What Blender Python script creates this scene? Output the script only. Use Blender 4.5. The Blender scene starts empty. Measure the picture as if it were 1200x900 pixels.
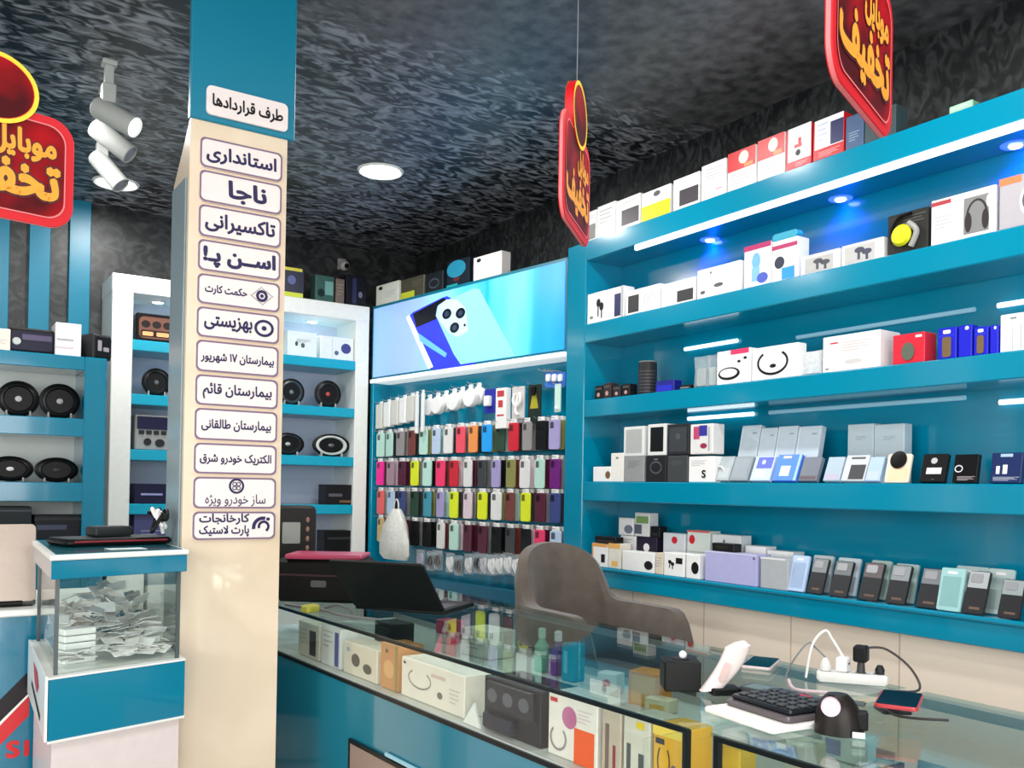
import bpy, bmesh, math, random
from mathutils import Vector, Matrix
from mathutils.geometry import interpolate_bezier, tessellate_polygon
random.seed(7)
C = bpy.context.scene.collection
PI = math.pi

# ------------------------------------------------------------------ camera
FOC, PCX, PCY = 1060.0, 600.0, 563.0          # focal length and optical axis, in pixels of the 1200x900 frame
YAW, PITCH, ROLL = math.radians(33.4), math.radians(0.5), math.radians(1.0)
EYE = Vector((0, 0, 1.5))
FW = Vector((math.sin(YAW)*math.cos(PITCH), math.cos(YAW)*math.cos(PITCH), math.sin(PITCH)))
_r = Vector((math.cos(YAW), -math.sin(YAW), 0)); _u = _r.cross(FW)
RT = _r*math.cos(ROLL) + _u*math.sin(ROLL)
UP = -_r*math.sin(ROLL) + _u*math.cos(ROLL)
cd = bpy.data.cameras.new('camera'); cam = bpy.data.objects.new('camera', cd); C.objects.link(cam)
cam.matrix_world = Matrix(((RT.x, UP.x, -FW.x, EYE.x), (RT.y, UP.y, -FW.y, EYE.y), (RT.z, UP.z, -FW.z, EYE.z), (0, 0, 0, 1)))
cd.sensor_width = 36; cd.lens = 36*FOC/1200; cd.shift_y = (PCY-450)/1200; cd.clip_start = .05
bpy.context.scene.camera = cam

# ------------------------------------------------------------------ view, world, lights
sc = bpy.context.scene
sc.view_settings.view_transform = 'Standard'; sc.view_settings.look = 'None'
sc.view_settings.exposure = 0.0; sc.view_settings.gamma = 1.0; sc.view_settings.use_curve_mapping = False
w = bpy.data.worlds.new('daylight'); sc.world = w; w.use_nodes = True
bg = w.node_tree.nodes['Background']; bg.inputs[0].default_value = (.80, .90, 1, 1); bg.inputs[1].default_value = 0.55

def area(name, loc, target, sx, sy, power, col=(1, 1, 1), spread=PI):
    l = bpy.data.lights.new(name, 'AREA'); l.shape = 'RECTANGLE'; l.size = sx; l.size_y = sy; l.energy = power; l.color = col; l.spread = spread
    o = bpy.data.objects.new(name, l); C.objects.link(o); o.location = loc
    o.rotation_euler = (Vector(target)-Vector(loc)).to_track_quat('-Z', 'Y').to_euler()
    return o
# daylight through the glazed shopfront behind the camera
area('shopfront_daylight', (-.7, -2.6, 1.45), (-.2, 3, 1.4), 3.6, 2.8, 175, (1, .98, .96))
area('side_fill', (-2.3, 1.0, 1.9), (3, 2.0, 1.5), 2.6, 1.7, 70, (1, .99, .98))  # added fill for the right wall fronts; no window is built there
for _i, (_x, _y) in enumerate(((.2, .6), (1.45, .5), (2.1, 1.6), (2.1, 3.0), (2.06, 4.46), (.93, 5.3), (.4, 4.3), (-.9, 2.0))):  # two at the built ceiling fixtures, the others added as fill
    _l = bpy.data.lights.new('downlight_and_fill', 'AREA'); _l.shape = 'DISK'; _l.size = .16; _l.energy = 17; _l.color = (1, .98, .95)
    _o = bpy.data.objects.new('downlight_and_fill', _l); C.objects.link(_o); _o.location = (_x, _y, 3.17)

area('low_window_daylight', (2.50, -3.0, .60), (.83, 2.85, 1.2), .5, .24, 10, (1, .98, .93))

# ------------------------------------------------------------------ measuring helpers: where a sight line of the photo meets a plane of the room
def ray(x, y): return FW + RT*((x-PCX)/FOC) - UP*((y-PCY)/FOC)
def onX(x, y, a): d = ray(x, y); return EYE + d*((a-EYE.x)/d.x)
def onY(x, y, b): d = ray(x, y); return EYE + d*((b-EYE.y)/d.y)
def onZ(x, y, h): d = ray(x, y); return EYE + d*((h-EYE.z)/d.z)

# ------------------------------------------------------------------ materials
def lin(c): return tuple(((v/255)/12.92 if v/255 <= .04045 else ((v/255+.055)/1.055)**2.4) for v in c)
MATS = {}
def mat(name, rgb, rough=.5, metal=0, coat=0, emit=0, var=.06, scale=30, bump=0, alpha=None):
    if name in MATS: return MATS[name]
    m = bpy.data.materials.new(name); m.use_nodes = True; nt = m.node_tree; b = nt.nodes['Principled BSDF']
    c = lin(rgb)
    tc = nt.nodes.new('ShaderNodeTexCoord'); nz = nt.nodes.new('ShaderNodeTexNoise'); nz.inputs['Scale'].default_value = scale
    nt.links.new(tc.outputs['Object'], nz.inputs['Vector'])
    mx = nt.nodes.new('ShaderNodeMix'); mx.data_type = 'RGBA'
    mx.inputs['A'].default_value = tuple(v*(1-var) for v in c)+(1,); mx.inputs['B'].default_value = tuple(min(1, v*(1+var)) for v in c)+(1,)
    nt.links.new(nz.outputs['Fac'], mx.inputs['Factor']); nt.links.new(mx.outputs['Result'], b.inputs['Base Color'])
    b.inputs['Roughness'].default_value = rough; b.inputs['Metallic'].default_value = metal; b.inputs['Coat Weight'].default_value = coat
    b.inputs['Coat Roughness'].default_value = .05
    if max(rgb) < 60: b.inputs['Specular IOR Level'].default_value = .25
    if emit:
        nt.links.new(mx.outputs['Result'], b.inputs['Emission Color']); b.inputs['Emission Strength'].default_value = emit
    if bump:
        bp = nt.nodes.new('ShaderNodeBump'); bp.inputs['Strength'].default_value = bump; bp.inputs['Distance'].default_value = .01
        nt.links.new(nz.outputs['Fac'], bp.inputs['Height']); nt.links.new(bp.outputs['Normal'], b.inputs['Normal'])
    MATS[name] = m; return m
def glass(name, tint=(251, 254, 252), rough=.0, gl=.75):
    if name in MATS: return MATS[name]
    m = bpy.data.materials.new(name); m.use_nodes = True; nt = m.node_tree; nt.nodes.remove(nt.nodes['Principled BSDF'])
    out = nt.nodes['Material Output']; t = nt.nodes.new('ShaderNodeBsdfTransparent'); g = nt.nodes.new('ShaderNodeBsdfGlossy')
    t.inputs[0].default_value = lin(tint)+(1,); g.inputs['Roughness'].default_value = rough
    f = nt.nodes.new('ShaderNodeLayerWeight'); f.inputs['Blend'].default_value = .5
    pw_ = nt.nodes.new('ShaderNodeMath'); pw_.operation = 'POWER'; pw_.inputs[1].default_value = 4.5; nt.links.new(f.outputs['Facing'], pw_.inputs[0])
    ma = nt.nodes.new('ShaderNodeMath'); ma.operation = 'MULTIPLY_ADD'; ma.inputs[1].default_value = gl; ma.inputs[2].default_value = .03; nt.links.new(pw_.outputs[0], ma.inputs[0])
    mx = nt.nodes.new('ShaderNodeMixShader'); nt.links.new(ma.outputs[0], mx.inputs[0])
    nt.links.new(t.outputs[0], mx.inputs[1]); nt.links.new(g.outputs[0], mx.inputs[2]); nt.links.new(mx.outputs[0], out.inputs[0])
    MATS[name] = m; return m
def film(name, rgb, cover):                      # thin clear or milky plastic film
    if name in MATS: return MATS[name]
    m = bpy.data.materials.new(name); m.use_nodes = True; nt = m.node_tree; b = nt.nodes['Principled BSDF']
    nz = nt.nodes.new('ShaderNodeTexNoise'); nz.inputs['Scale'].default_value = 9; nz.inputs['Distortion'].default_value = 1.2
    mr = nt.nodes.new('ShaderNodeMapRange'); mr.inputs['To Min'].default_value = cover*.6; mr.inputs['To Max'].default_value = min(1, cover*1.4)
    nt.links.new(nz.outputs['Fac'], mr.inputs['Value']); nt.links.new(mr.outputs[0], b.inputs['Alpha'])
    b.inputs['Base Color'].default_value = lin(rgb)+(1,); b.inputs['Roughness'].default_value = .25
    MATS[name] = m; return m
def K(rgb, rough=.5): return mat('c%02x%02x%02x_%d' % (*rgb, int(rough*10)), rgb, rough)
TEAL = mat('teal_laminate', (0, 134, 166), .16, coat=.3, var=.05, scale=2)
TEALD = mat('teal_laminate_counter', (0, 122, 152), .12, coat=.5, var=.05, scale=2)
WHITE = mat('white_laminate', (236, 238, 232), .3)
CARD = mat('white_carton', (238, 238, 236), .45)
PALE = mat('pale_grey_card', (190, 205, 214), .4)
BLACK = mat('black_plastic', (7, 7, 8), .45)
DARK = mat('charcoal_plastic', (36, 37, 40), .45)
GREY = mat('mid_grey_plastic', (128, 128, 130), .45)
SILVER = mat('silver_metal', (190, 190, 192), .3, metal=.8)
GLASS = glass('clear_glass')
GLASST = glass('counter_top_glass', (240, 250, 247))
CLEAR = film('clear_film', (232, 238, 238), .22)
MILKY = film('milky_bag_film', (236, 236, 228), .9)
LAMPW = mat('lamp_white', (255, 255, 252), .5, emit=7, var=0)
REFLW = mat('reflection_white', (235, 250, 255), .5, emit=1.6, var=0)

# ------------------------------------------------------------------ mesh building
class MB:
    def __init__(s): s.v = []; s.f = []; s.m = []
    def add(s, vs, fs, mi=0, M=None):
        o = len(s.v)
        s.v += [tuple(M @ Vector(p)) if M is not None else tuple(p) for p in vs]
        for f in fs: s.f.append(tuple(i+o for i in f)); s.m.append(mi)
        return s
    def box(s, x0, y0, z0, x1, y1, z1, c=0.0, mi=0, M=None):
        x0, x1 = min(x0, x1), max(x0, x1); y0, y1 = min(y0, y1), max(y0, y1); z0, z1 = min(z0, z1), max(z0, z1)
        c = min(c, .45*min(x1-x0, y1-y0, z1-z0))
        if c <= 0:
            vs = [(x, y, z) for x in (x0, x1) for y in (y0, y1) for z in (z0, z1)]
            return s.add(vs, [(0, 1, 3, 2), (4, 6, 7, 5), (0, 4, 5, 1), (2, 3, 7, 6), (0, 2, 6, 4), (1, 5, 7, 3)], mi, M)
        lo = (x0, y0, z0); hi = (x1, y1, z1); vs = []; ix = {}
        for sx in (0, 1):
            for sy in (0, 1):
                for sz in (0, 1):
                    sg = (sx, sy, sz)
                    for a in range(3):
                        p = []
                        for k in range(3):
                            e = hi[k] if sg[k] else lo[k]
                            p.append(e if k == a else (e-c if sg[k] else e+c))
                        ix[(sg, a)] = len(vs); vs.append(p)
        fs = []
        for a in range(3):
            b, d = (a+1) % 3, (a+2) % 3
            for sa in (0, 1):
                q = []
                for sb, sd in ((0, 0), (1, 0), (1, 1), (0, 1)):
                    g = [0, 0, 0]; g[a] = sa; g[b] = sb; g[d] = sd; q.append(ix[(tuple(g), a)])
                fs.append(tuple(q) if sa else tuple(reversed(q)))
            for sa in (0, 1):
                for sb in (0, 1):
                    g0 = [0, 0, 0]; g0[a] = sa; g0[b] = sb; g1 = list(g0); g1[d] = 1; g0, g1 = tuple(g0), tuple(g1)
                    fs.append((ix[(g0, a)], ix[(g0, b)], ix[(g1, b)], ix[(g1, a)]))
        for sx in (0, 1):
            for sy in (0, 1):
                for sz in (0, 1): fs.append(tuple(ix[((sx, sy, sz), a)] for a in range(3)))
        return s.add(vs, fs, mi, M)
    def prism(s, poly, a0, a1, axis='z', mi=0, M=None, ch=0.0):
        n = len(poly)
        def P(p, t): return (p[0], p[1], t) if axis == 'z' else ((p[0], t, p[1]) if axis == 'y' else (t, p[0], p[1]))
        if ch:
            cx = sum(p[0] for p in poly)/n; cy = sum(p[1] for p in poly)/n
            sh = [(p[0]+(cx-p[0])*ch/max(1e-6, math.hypot(p[0]-cx, p[1]-cy)), p[1]+(cy-p[1])*ch/max(1e-6, math.hypot(p[0]-cx, p[1]-cy))) for p in poly]
            rings = [(sh, a0), (poly, a0+ch*(1 if a1 > a0 else -1)), (poly, a1-ch*(1 if a1 > a0 else -1)), (sh, a1)]
        else: rings = [(poly, a0), (poly, a1)]
        vs = [P(p, t) for r, t in rings for p in r]; fs = []
        for k in range(len(rings)-1):
            for i in range(n): j = (i+1) % n; fs.append((k*n+i, k*n+j, (k+1)*n+j, (k+1)*n+i))
        fs.append(tuple(range(n-1, -1, -1))); fs.append(tuple((len(rings)-1)*n+i for i in range(n)))
        return s.add(vs, fs, mi, M)
    def rr(s, x0, z0, x1, z1, r, y0, y1, mi=0, M=None, ch=0.0, seg=5, axis='y'):      # rounded rectangle slab standing in the xz plane
        r = min(r, .49*(x1-x0), .49*(z1-z0)); poly = []
        for cx, cz, a in ((x1-r, z1-r, 0), (x0+r, z1-r, 90), (x0+r, z0+r, 180), (x1-r, z0+r, 270)):
            for k in range(seg+1):
                t = math.radians(a+90*k/seg); poly.append((cx+r*math.cos(t), cz+r*math.sin(t)))
        return s.prism(poly, y0, y1, axis, mi, M, ch)
    def lathe(s, prof, n=24, mi=0, M=None, closed=False):      # prof: (radius, height) about z
        vs = []; fs = []
        for r, h in prof:
            for i in range(n): t = 2*PI*i/n; vs.append((r*math.cos(t), r*math.sin(t), h))
        for k in range(len(prof)-1):
            for i in range(n): j = (i+1) % n; fs.append((k*n+i, k*n+j, (k+1)*n+j, (k+1)*n+i))
        if not closed:
            fs.append(tuple(range(n-1, -1, -1))); fs.append(tuple((len(prof)-1)*n+i for i in range(n)))
        return s.add(vs, fs, mi, M)
    def ell(s, cx, cz, rx, rz, y, mi=0, M=None, n=20, y1=None):   # flat ellipse or, with y1, an elliptic disc, in the xz plane
        poly = [(cx+rx*math.cos(2*PI*i/n), cz+rz*math.sin(2*PI*i/n)) for i in range(n)]
        if y1 is None: return s.add([(p[0], y, p[1]) for p in poly], [tuple(range(n))], mi, M)
        return s.prism(poly, y, y1, 'y', mi, M)
    def ring(s, cx, cz, rx, rz, wd, y, mi=0, M=None, n=24, a0=0, a1=360):
        vs = []; fs = []; full = abs(a1-a0) >= 360; k = n if full else n+1
        for i in range(k):
            t = math.radians(a0+(a1-a0)*i/n)
            vs += [(cx+rx*math.cos(t), y, cz+rz*math.sin(t)), (cx+(rx-wd)*math.cos(t), y, cz+(rz-wd)*math.sin(t))]
        for i in range(n): j = (i+1) % k; fs.append((2*i, 2*j, 2*j+1, 2*i+1))
        return s.add(vs, fs, mi, M)
    def quad(s, x0, z0, x1, z1, y, mi=0, M=None): return s.add([(x0, y, z0), (x1, y, z0), (x1, y, z1), (x0, y, z1)], [(0, 1, 2, 3)], mi, M)
    def tube(s, pts, r, n=8, mi=0, M=None, smooth=True):
        P = [Vector(p) for p in pts]
        if smooth and len(P) > 2:
            Q = []
            for i in range(len(P)-1):
                p0, p1, p2, p3 = P[max(i-1, 0)], P[i], P[i+1], P[min(i+2, len(P)-1)]
                for k in range(6):
                    t = k/6; Q.append(.5*((2*p1)+(p2-p0)*t+(2*p0-5*p1+4*p2-p3)*t*t+(3*p1-p0-3*p2+p3)*t**3))
            P = Q+[P[-1]]
        vs = []; fs = []; pn = None
        for i, p in enumerate(P):
            d = (P[min(i+1, len(P)-1)]-P[max(i-1, 0)]).normalized()
            if pn is None: pn = d.orthogonal().normalized()
            pn = (pn-d*pn.dot(d)); pn = pn.normalized() if pn.length > 1e-6 else d.orthogonal().normalized()
            q = d.cross(pn); rr_ = r[i] if isinstance(r, (list, tuple)) and len(r) == len(P) else (r if not isinstance(r, (list, tuple)) else r[0])
            for k in range(n): t = 2*PI*k/n; vs.append(p+(pn*math.cos(t)+q*math.sin(t))*rr_)
        for i in range(len(P)-1):
            for k in range(n): j = (k+1) % n; fs.append((i*n+k, i*n+j, (i+1)*n+j, (i+1)*n+k))
        fs.append(tuple(range(n-1, -1, -1))); fs.append(tuple((len(P)-1)*n+k for k in range(n)))
        return s.add(vs, fs, mi, M)
    def sph(s, c, rx, ry, rz, mi=0, M=None, n=16, m=10):
        vs = [(c[0], c[1], c[2]-rz)]; fs = []
        for i in range(1, m):
            a = PI*i/m-PI/2
            for k in range(n): t = 2*PI*k/n; vs.append((c[0]+rx*math.cos(a)*math.cos(t), c[1]+ry*math.cos(a)*math.sin(t), c[2]+rz*math.sin(a)))
        vs.append((c[0], c[1], c[2]+rz))
        for k in range(n): fs.append((0, 1+(k+1) % n, 1+k))
        for i in range(m-2):
            for k in range(n): j = (k+1) % n; fs.append((1+i*n+k, 1+i*n+j, 1+(i+1)*n+j, 1+(i+1)*n+k))
        o = 1+(m-2)*n
        for k in range(n): fs.append((o+k, o+(k+1) % n, len(vs)-1))
        return s.add(vs, fs, mi, M)
    def mesh(s, name, mats, flat=False):
        me = bpy.data.meshes.new(name); me.from_pydata(s.v, [], s.f)
        if not isinstance(mats, (list, tuple)): mats = [mats]
        for m in mats: me.materials.append(m)
        me.polygons.foreach_set('material_index', [min(i, len(mats)-1) for i in s.m])
        if not flat:
            b = bmesh.new(); b.from_mesh(me); bmesh.ops.recalc_face_normals(b, faces=b.faces); b.to_mesh(me); b.free()
            me.polygons.foreach_set('use_smooth', [True]*len(me.polygons)); me.set_sharp_from_angle(angle=math.radians(32))
        me.update(); return me
    def obj(s, name, mats, parent=None, loc=None, rot=None, flat=False):
        o = bpy.data.objects.new(name, s.mesh(name, mats, flat)); C.objects.link(o)
        if parent is not None: o.parent = parent
        if loc is not None: o.location = loc
        if rot is not None: o.rotation_euler = rot
        return o
def tag(o, label=None, cat=None, group=None, kind=None):
    if label: o['label'] = label
    if cat: o['category'] = cat
    if group: o['group'] = group
    if kind: o['kind'] = kind
    return o
def empty(name, label, cat, loc=(0, 0, 0), rz=0, group=None, rx=0):
    o = bpy.data.objects.new(name, None); C.objects.link(o); o.location = loc; o.rotation_euler = (rx, 0, rz); o.empty_display_size = .05
    return tag(o, label, cat, group)
def copy_tree(o, parent=None):
    c = o.copy(); C.objects.link(c)
    if parent is not None: c.parent = parent
    for ch in list(o.children): copy_tree(ch, c)
    return c
def struct(name, mb, mats): return tag(mb.obj(name, mats), kind='structure')
AXIS_Y = Matrix.Rotation(PI/2, 4, 'X')          # turns a lathe about z so that its top looks along -y

# ------------------------------------------------------------------ writing: Persian letters joined and set right to left
JOIN = {'ا': 'FE8D FE8E', 'آ': 'FE81 FE82', 'ب': 'FE8F FE90 FE91 FE92', 'پ': 'FB56 FB57 FB58 FB59', 'ت': 'FE95 FE96 FE97 FE98', 'ج': 'FE9D FE9E FE9F FEA0',
        'ح': 'FEA1 FEA2 FEA3 FEA4', 'خ': 'FEA5 FEA6 FEA7 FEA8', 'د': 'FEA9 FEAA', 'ر': 'FEAD FEAE', 'ز': 'FEAF FEB0', 'ژ': 'FB8A FB8B',
        'س': 'FEB1 FEB2 FEB3 FEB4', 'ش': 'FEB5 FEB6 FEB7 FEB8', 'ط': 'FEC1 FEC2 FEC3 FEC4', 'ف': 'FED1 FED2 FED3 FED4', 'ق': 'FED5 FED6 FED7 FED8',
        'ک': 'FB8E FB8F FB90 FB91', 'ل': 'FEDD FEDE FEDF FEE0', 'م': 'FEE1 FEE2 FEE3 FEE4', 'ن': 'FEE5 FEE6 FEE7 FEE8', 'و': 'FEED FEEE',
        'ه': 'FEE9 FEEA FEEB FEEC', 'ی': 'FBFC FBFD FBFE FBFF', 'ئ': 'FE89 FE8A FE8B FE8C', '_': '0640 0640 0640 0640', 'ص': 'FEB9 FEBA FEBB FEBC', 'ع': 'FEC9 FECA FECB FECC'}
JOIN = {k: [chr(int(h, 16)) for h in v.split()] for k, v in JOIN.items()}
def shape(t):
    out = []; n = len(t); i = 0
    while i < n:
        c = t[i]
        if c in JOIN:
            pj = i > 0 and t[i-1] in JOIN and len(JOIN[t[i-1]]) == 4
            if c == 'ل' and i+1 < n and t[i+1] == 'ا':
                out.append('\uFEFC' if pj else '\uFEFB'); i += 2; continue
            nj = i+1 < n and t[i+1] in JOIN and len(JOIN[c]) == 4
            g = JOIN[c]; out.append(g[3] if pj and nj else g[1] if pj else g[2] if nj else g[0])
        else: out.append(c)
        i += 1
    s = ''.join(reversed(out)); r = ''; k = 0
    while k < len(s):                               # digits keep their own order
        if s[k].isdigit():
            j = k
            while j < len(s) and s[j].isdigit(): j += 1
            r += s[k:j][::-1]; k = j
        else: r += s[k]; k += 1
    return r
def text_mesh(mb, txt, x0, z0, x1, z1, y, mi=0, bold=.02, rtl=True, ext=0.0, keep=True):
    """Writes txt into the box (x0..x1, z0..z1) of the xz plane at depth y, facing -y."""
    cu = bpy.data.curves.new('writing', 'FONT'); cu.body = shape(txt) if rtl else txt
    o = bpy.data.objects.new('writing', cu); C.objects.link(o)
    dg = bpy.context.evaluated_depsgraph_get(); cv = o.to_curve(dg); loops = []
    for spn in cv.splines:                           # every outline becomes a polygon; holes are cut out of the outline around them
        bp = spn.bezier_points; n = len(bp); L_ = []
        if n < 3: continue
        for i in range(n):
            p, q = bp[i], bp[(i+1) % n]
            for v in interpolate_bezier(p.co, p.handle_right, q.handle_left, q.co, 4)[:-1]:
                if not L_ or (v-L_[-1]).length > 1e-5: L_.append(Vector((v.x, v.y, 0)))
        ar = sum(L_[i].x*L_[(i+1) % len(L_)].y-L_[(i+1) % len(L_)].x*L_[i].y for i in range(len(L_)))/2
        if abs(ar) > 1e-6: loops.append((ar, L_))
    o.to_curve_clear(); bpy.data.objects.remove(o); bpy.data.curves.remove(cu)
    vs = []; fs = []
    if loops:
        sg = 1 if max(loops, key=lambda t: abs(t[0]))[0] > 0 else -1
        def inside(p, L_):
            r = False
            for i in range(len(L_)):
                a, c = L_[i], L_[i-1]
                if (a.y > p.y) != (c.y > p.y) and p.x < (c.x-a.x)*(p.y-a.y)/(c.y-a.y)+a.x: r = not r
            return r
        outs = [(t, [L_]) for t, L_ in loops if t*sg > 0]
        for t, L_ in loops:
            if t*sg < 0:
                c = [q for q in outs if inside(L_[0], q[1][0])]
                if c: min(c, key=lambda q: abs(q[0]))[1].append(L_)
                else: outs.append((t, [L_]))
        for t, polys in outs:
            base = len(vs); flat = [v for q in polys for v in q]; vs += flat
            fs += [tuple(base+i for i in tri) for tri in tessellate_polygon(polys)]
    if not vs: return mb
    ax0 = min(v.x for v in vs); ax1 = max(v.x for v in vs); ay0 = min(v.y for v in vs); ay1 = max(v.y for v in vs)
    kx = (x1-x0)/(ax1-ax0); kz = (z1-z0)/(ay1-ay0)
    if keep: kx = min(kx, kz*1.25); kz = min(kz, kx*1.25)
    cx, cz = (x0+x1)/2, (z0+z1)/2; mx, mz = (ax0+ax1)/2, (ay0+ay1)/2
    dirs = [(0, 0)]+([(math.cos(a), math.sin(a)) for a in (PI/6, PI/2, 5*PI/6, 7*PI/6, 3*PI/2, 11*PI/6)] if bold > 0 else [])
    for k, (ox, oz) in enumerate(dirs):              # a heavier stroke: the letters laid over themselves a hair apart
        mb.add([(cx+(v.x-mx+ox*bold)*kx, y-.00004*k, cz+(v.y-mz+oz*bold)*kz) for v in vs], fs, mi)
    return mb

# ------------------------------------------------------------------ the room
def wallpaper(name, dull):
    m = bpy.data.materials.new(name); m.use_nodes = True; nt = m.node_tree; b = nt.nodes['Principled BSDF']; N = nt.nodes.new; L = nt.links.new
    tc = N('ShaderNodeTexCoord'); mp = N('ShaderNodeMapping'); L(tc.outputs['Object'], mp.inputs['Vector'])
    mp.inputs['Rotation'].default_value = (0, 0, math.radians(-25)); mp.inputs['Scale'].default_value = (8.5, 17, 11)
    nz = N('ShaderNodeTexNoise'); nz.inputs['Scale'].default_value = 1.0; nz.inputs['Detail'].default_value = 1.5; nz.inputs['Distortion'].default_value = 1.7
    L(mp.outputs[0], nz.inputs['Vector'])
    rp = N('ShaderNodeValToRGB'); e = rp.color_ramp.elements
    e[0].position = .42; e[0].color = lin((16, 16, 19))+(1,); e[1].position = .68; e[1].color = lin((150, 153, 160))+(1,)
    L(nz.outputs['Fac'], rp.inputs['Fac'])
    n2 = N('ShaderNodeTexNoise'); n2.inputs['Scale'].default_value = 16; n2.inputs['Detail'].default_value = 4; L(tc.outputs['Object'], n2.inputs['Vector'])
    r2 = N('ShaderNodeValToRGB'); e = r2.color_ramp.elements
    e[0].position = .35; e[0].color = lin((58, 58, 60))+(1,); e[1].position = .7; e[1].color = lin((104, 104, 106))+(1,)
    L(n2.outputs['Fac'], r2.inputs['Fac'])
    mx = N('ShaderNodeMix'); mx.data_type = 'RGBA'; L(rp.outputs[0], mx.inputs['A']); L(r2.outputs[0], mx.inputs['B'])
    if dull:                                        # same paper: the nearer strip's lack of highlights is painted in, with a ragged edge
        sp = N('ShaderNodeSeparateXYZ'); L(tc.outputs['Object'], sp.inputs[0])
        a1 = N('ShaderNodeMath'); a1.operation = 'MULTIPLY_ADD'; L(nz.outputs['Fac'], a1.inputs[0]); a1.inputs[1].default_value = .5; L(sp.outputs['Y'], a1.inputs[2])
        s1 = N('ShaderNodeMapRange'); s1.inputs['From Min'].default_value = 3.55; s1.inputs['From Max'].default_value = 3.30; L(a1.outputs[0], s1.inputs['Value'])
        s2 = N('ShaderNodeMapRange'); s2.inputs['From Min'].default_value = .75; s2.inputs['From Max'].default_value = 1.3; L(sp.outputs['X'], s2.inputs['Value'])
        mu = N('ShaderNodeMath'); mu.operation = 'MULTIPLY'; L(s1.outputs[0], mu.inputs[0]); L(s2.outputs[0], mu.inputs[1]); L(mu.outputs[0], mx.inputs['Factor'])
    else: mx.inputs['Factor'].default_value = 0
    L(mx.outputs['Result'], b.inputs['Base Color']); b.inputs['Roughness'].default_value = .42
    return m
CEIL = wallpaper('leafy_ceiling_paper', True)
WPAP = wallpaper('leafy_wall_paper', False)
_rp = [n for n in WPAP.node_tree.nodes if n.type == 'VALTORGB'][0]
_rp.color_ramp.elements[1].color = lin((56, 61, 61))+(1,); _rp.color_ramp.elements[0].color = lin((20, 22, 24))+(1,)
ZC = 3.2; XB = 3.10; YB = 6.05
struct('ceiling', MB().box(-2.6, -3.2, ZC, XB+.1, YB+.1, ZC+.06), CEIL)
FLOORM = mat('pale_floor_tile', (176, 170, 160), .3)
struct('floor', MB().box(-2.6, -3.2, -.06, XB+.1, YB+.1, 0), FLOORM)
struct('wall_back', MB().box(-2.6, YB, 0, XB+.1, YB+.1, ZC), WPAP)
struct('wall_left', MB().box(-2.6, -3.2, 0, -2.5, YB, ZC), mat('pale_wall', (200, 200, 196), .6))
def tile_mat():
    m = bpy.data.materials.new('cream_wall_tile'); m.use_nodes = True; nt = m.node_tree; b = nt.nodes['Principled BSDF']; N = nt.nodes.new; L = nt.links.new
    tc = N('ShaderNodeTexCoord'); mp = N('ShaderNodeMapping'); mp.inputs['Rotation'].default_value = (PI/2, 0, PI/2); L(tc.outputs['Object'], mp.inputs['Vector'])
    sx = N('ShaderNodeSeparateXYZ'); cx = N('ShaderNodeCombineXYZ'); L(tc.outputs['Object'], sx.inputs[0]); ay = N('ShaderNodeMath'); ay.operation = 'ADD'; ay.inputs[1].default_value = -.014; L(sx.outputs['Y'], ay.inputs[0]); L(ay.outputs[0], cx.inputs[0]); L(sx.outputs['Z'], cx.inputs[1])
    br = N('ShaderNodeTexBrick'); L(cx.outputs[0], br.inputs['Vector']); br.offset = 0
    br.inputs['Color1'].default_value = lin((240, 224, 206))+(1,); br.inputs['Color2'].default_value = lin((238, 220, 201))+(1,); br.inputs['Mortar'].default_value = lin((196, 178, 160))+(1,)
    br.inputs['Scale'].default_value = 1; br.inputs['Mortar Size'].default_value = .003; br.inputs['Brick Width'].default_value = .47; br.inputs['Row Height'].default_value = 3
    L(br.outputs['Color'], b.inputs['Base Color']); b.inputs['Roughness'].default_value = .25
    return m
TILE = tile_mat()
struct('wall_right', MB().box(XB, -3.2, 0, XB+.1, YB, ZC), WPAP)
struct('trim_1', MB().box(2.885, -.5, 0, XB, 3.64, 1.02), TILE)

# ------------------------------------------------------------------ column with its side panel and the teal box above it
def marble():
    m = bpy.data.materials.new('cream_column_tile'); m.use_nodes = True; nt = m.node_tree; b = nt.nodes['Principled BSDF']; N = nt.nodes.new; L = nt.links.new
    tc = N('ShaderNodeTexCoord'); nz = N('ShaderNodeTexNoise'); nz.inputs['Scale'].default_value = 3; nz.inputs['Detail'].default_value = 5; nz.inputs['Distortion'].default_value = .8
    L(tc.outputs['Object'], nz.inputs['Vector']); rp = N('ShaderNodeValToRGB'); e = rp.color_ramp.elements
    e[0].position = .3; e[0].color = lin((218, 198, 170))+(1,); e[1].position = .72; e[1].color = lin((230, 212, 188))+(1,)
    L(nz.outputs['Fac'], rp.inputs['Fac']); L(rp.outputs[0], b.inputs['Base Color']); b.inputs['Roughness'].default_value = .3; b.inputs['Coat Weight'].default_value = .5; b.inputs['Coat Roughness'].default_value = .04
    return m
col = struct('column', MB().prism([(2.85, 0), (3.05, 0), (3.05, 2.46), (2.85, 2.62)], .68, .985, 'x', ch=.004), marble())
tag(MB().box(.6765, 2.84, 2.615, 1.006, 2.868, ZC, .003).obj('column_box', mat('teal_column_box', (0, 118, 146), .35, var=.03, scale=2), col), kind='structure')
tag(MB().box(.674, 2.872, .9, .6795, 3.045, 2.44, .002).obj('mirror_panel', mat('grey_gloss_panel', (134, 152, 158), .2), col), kind='structure')

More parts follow.
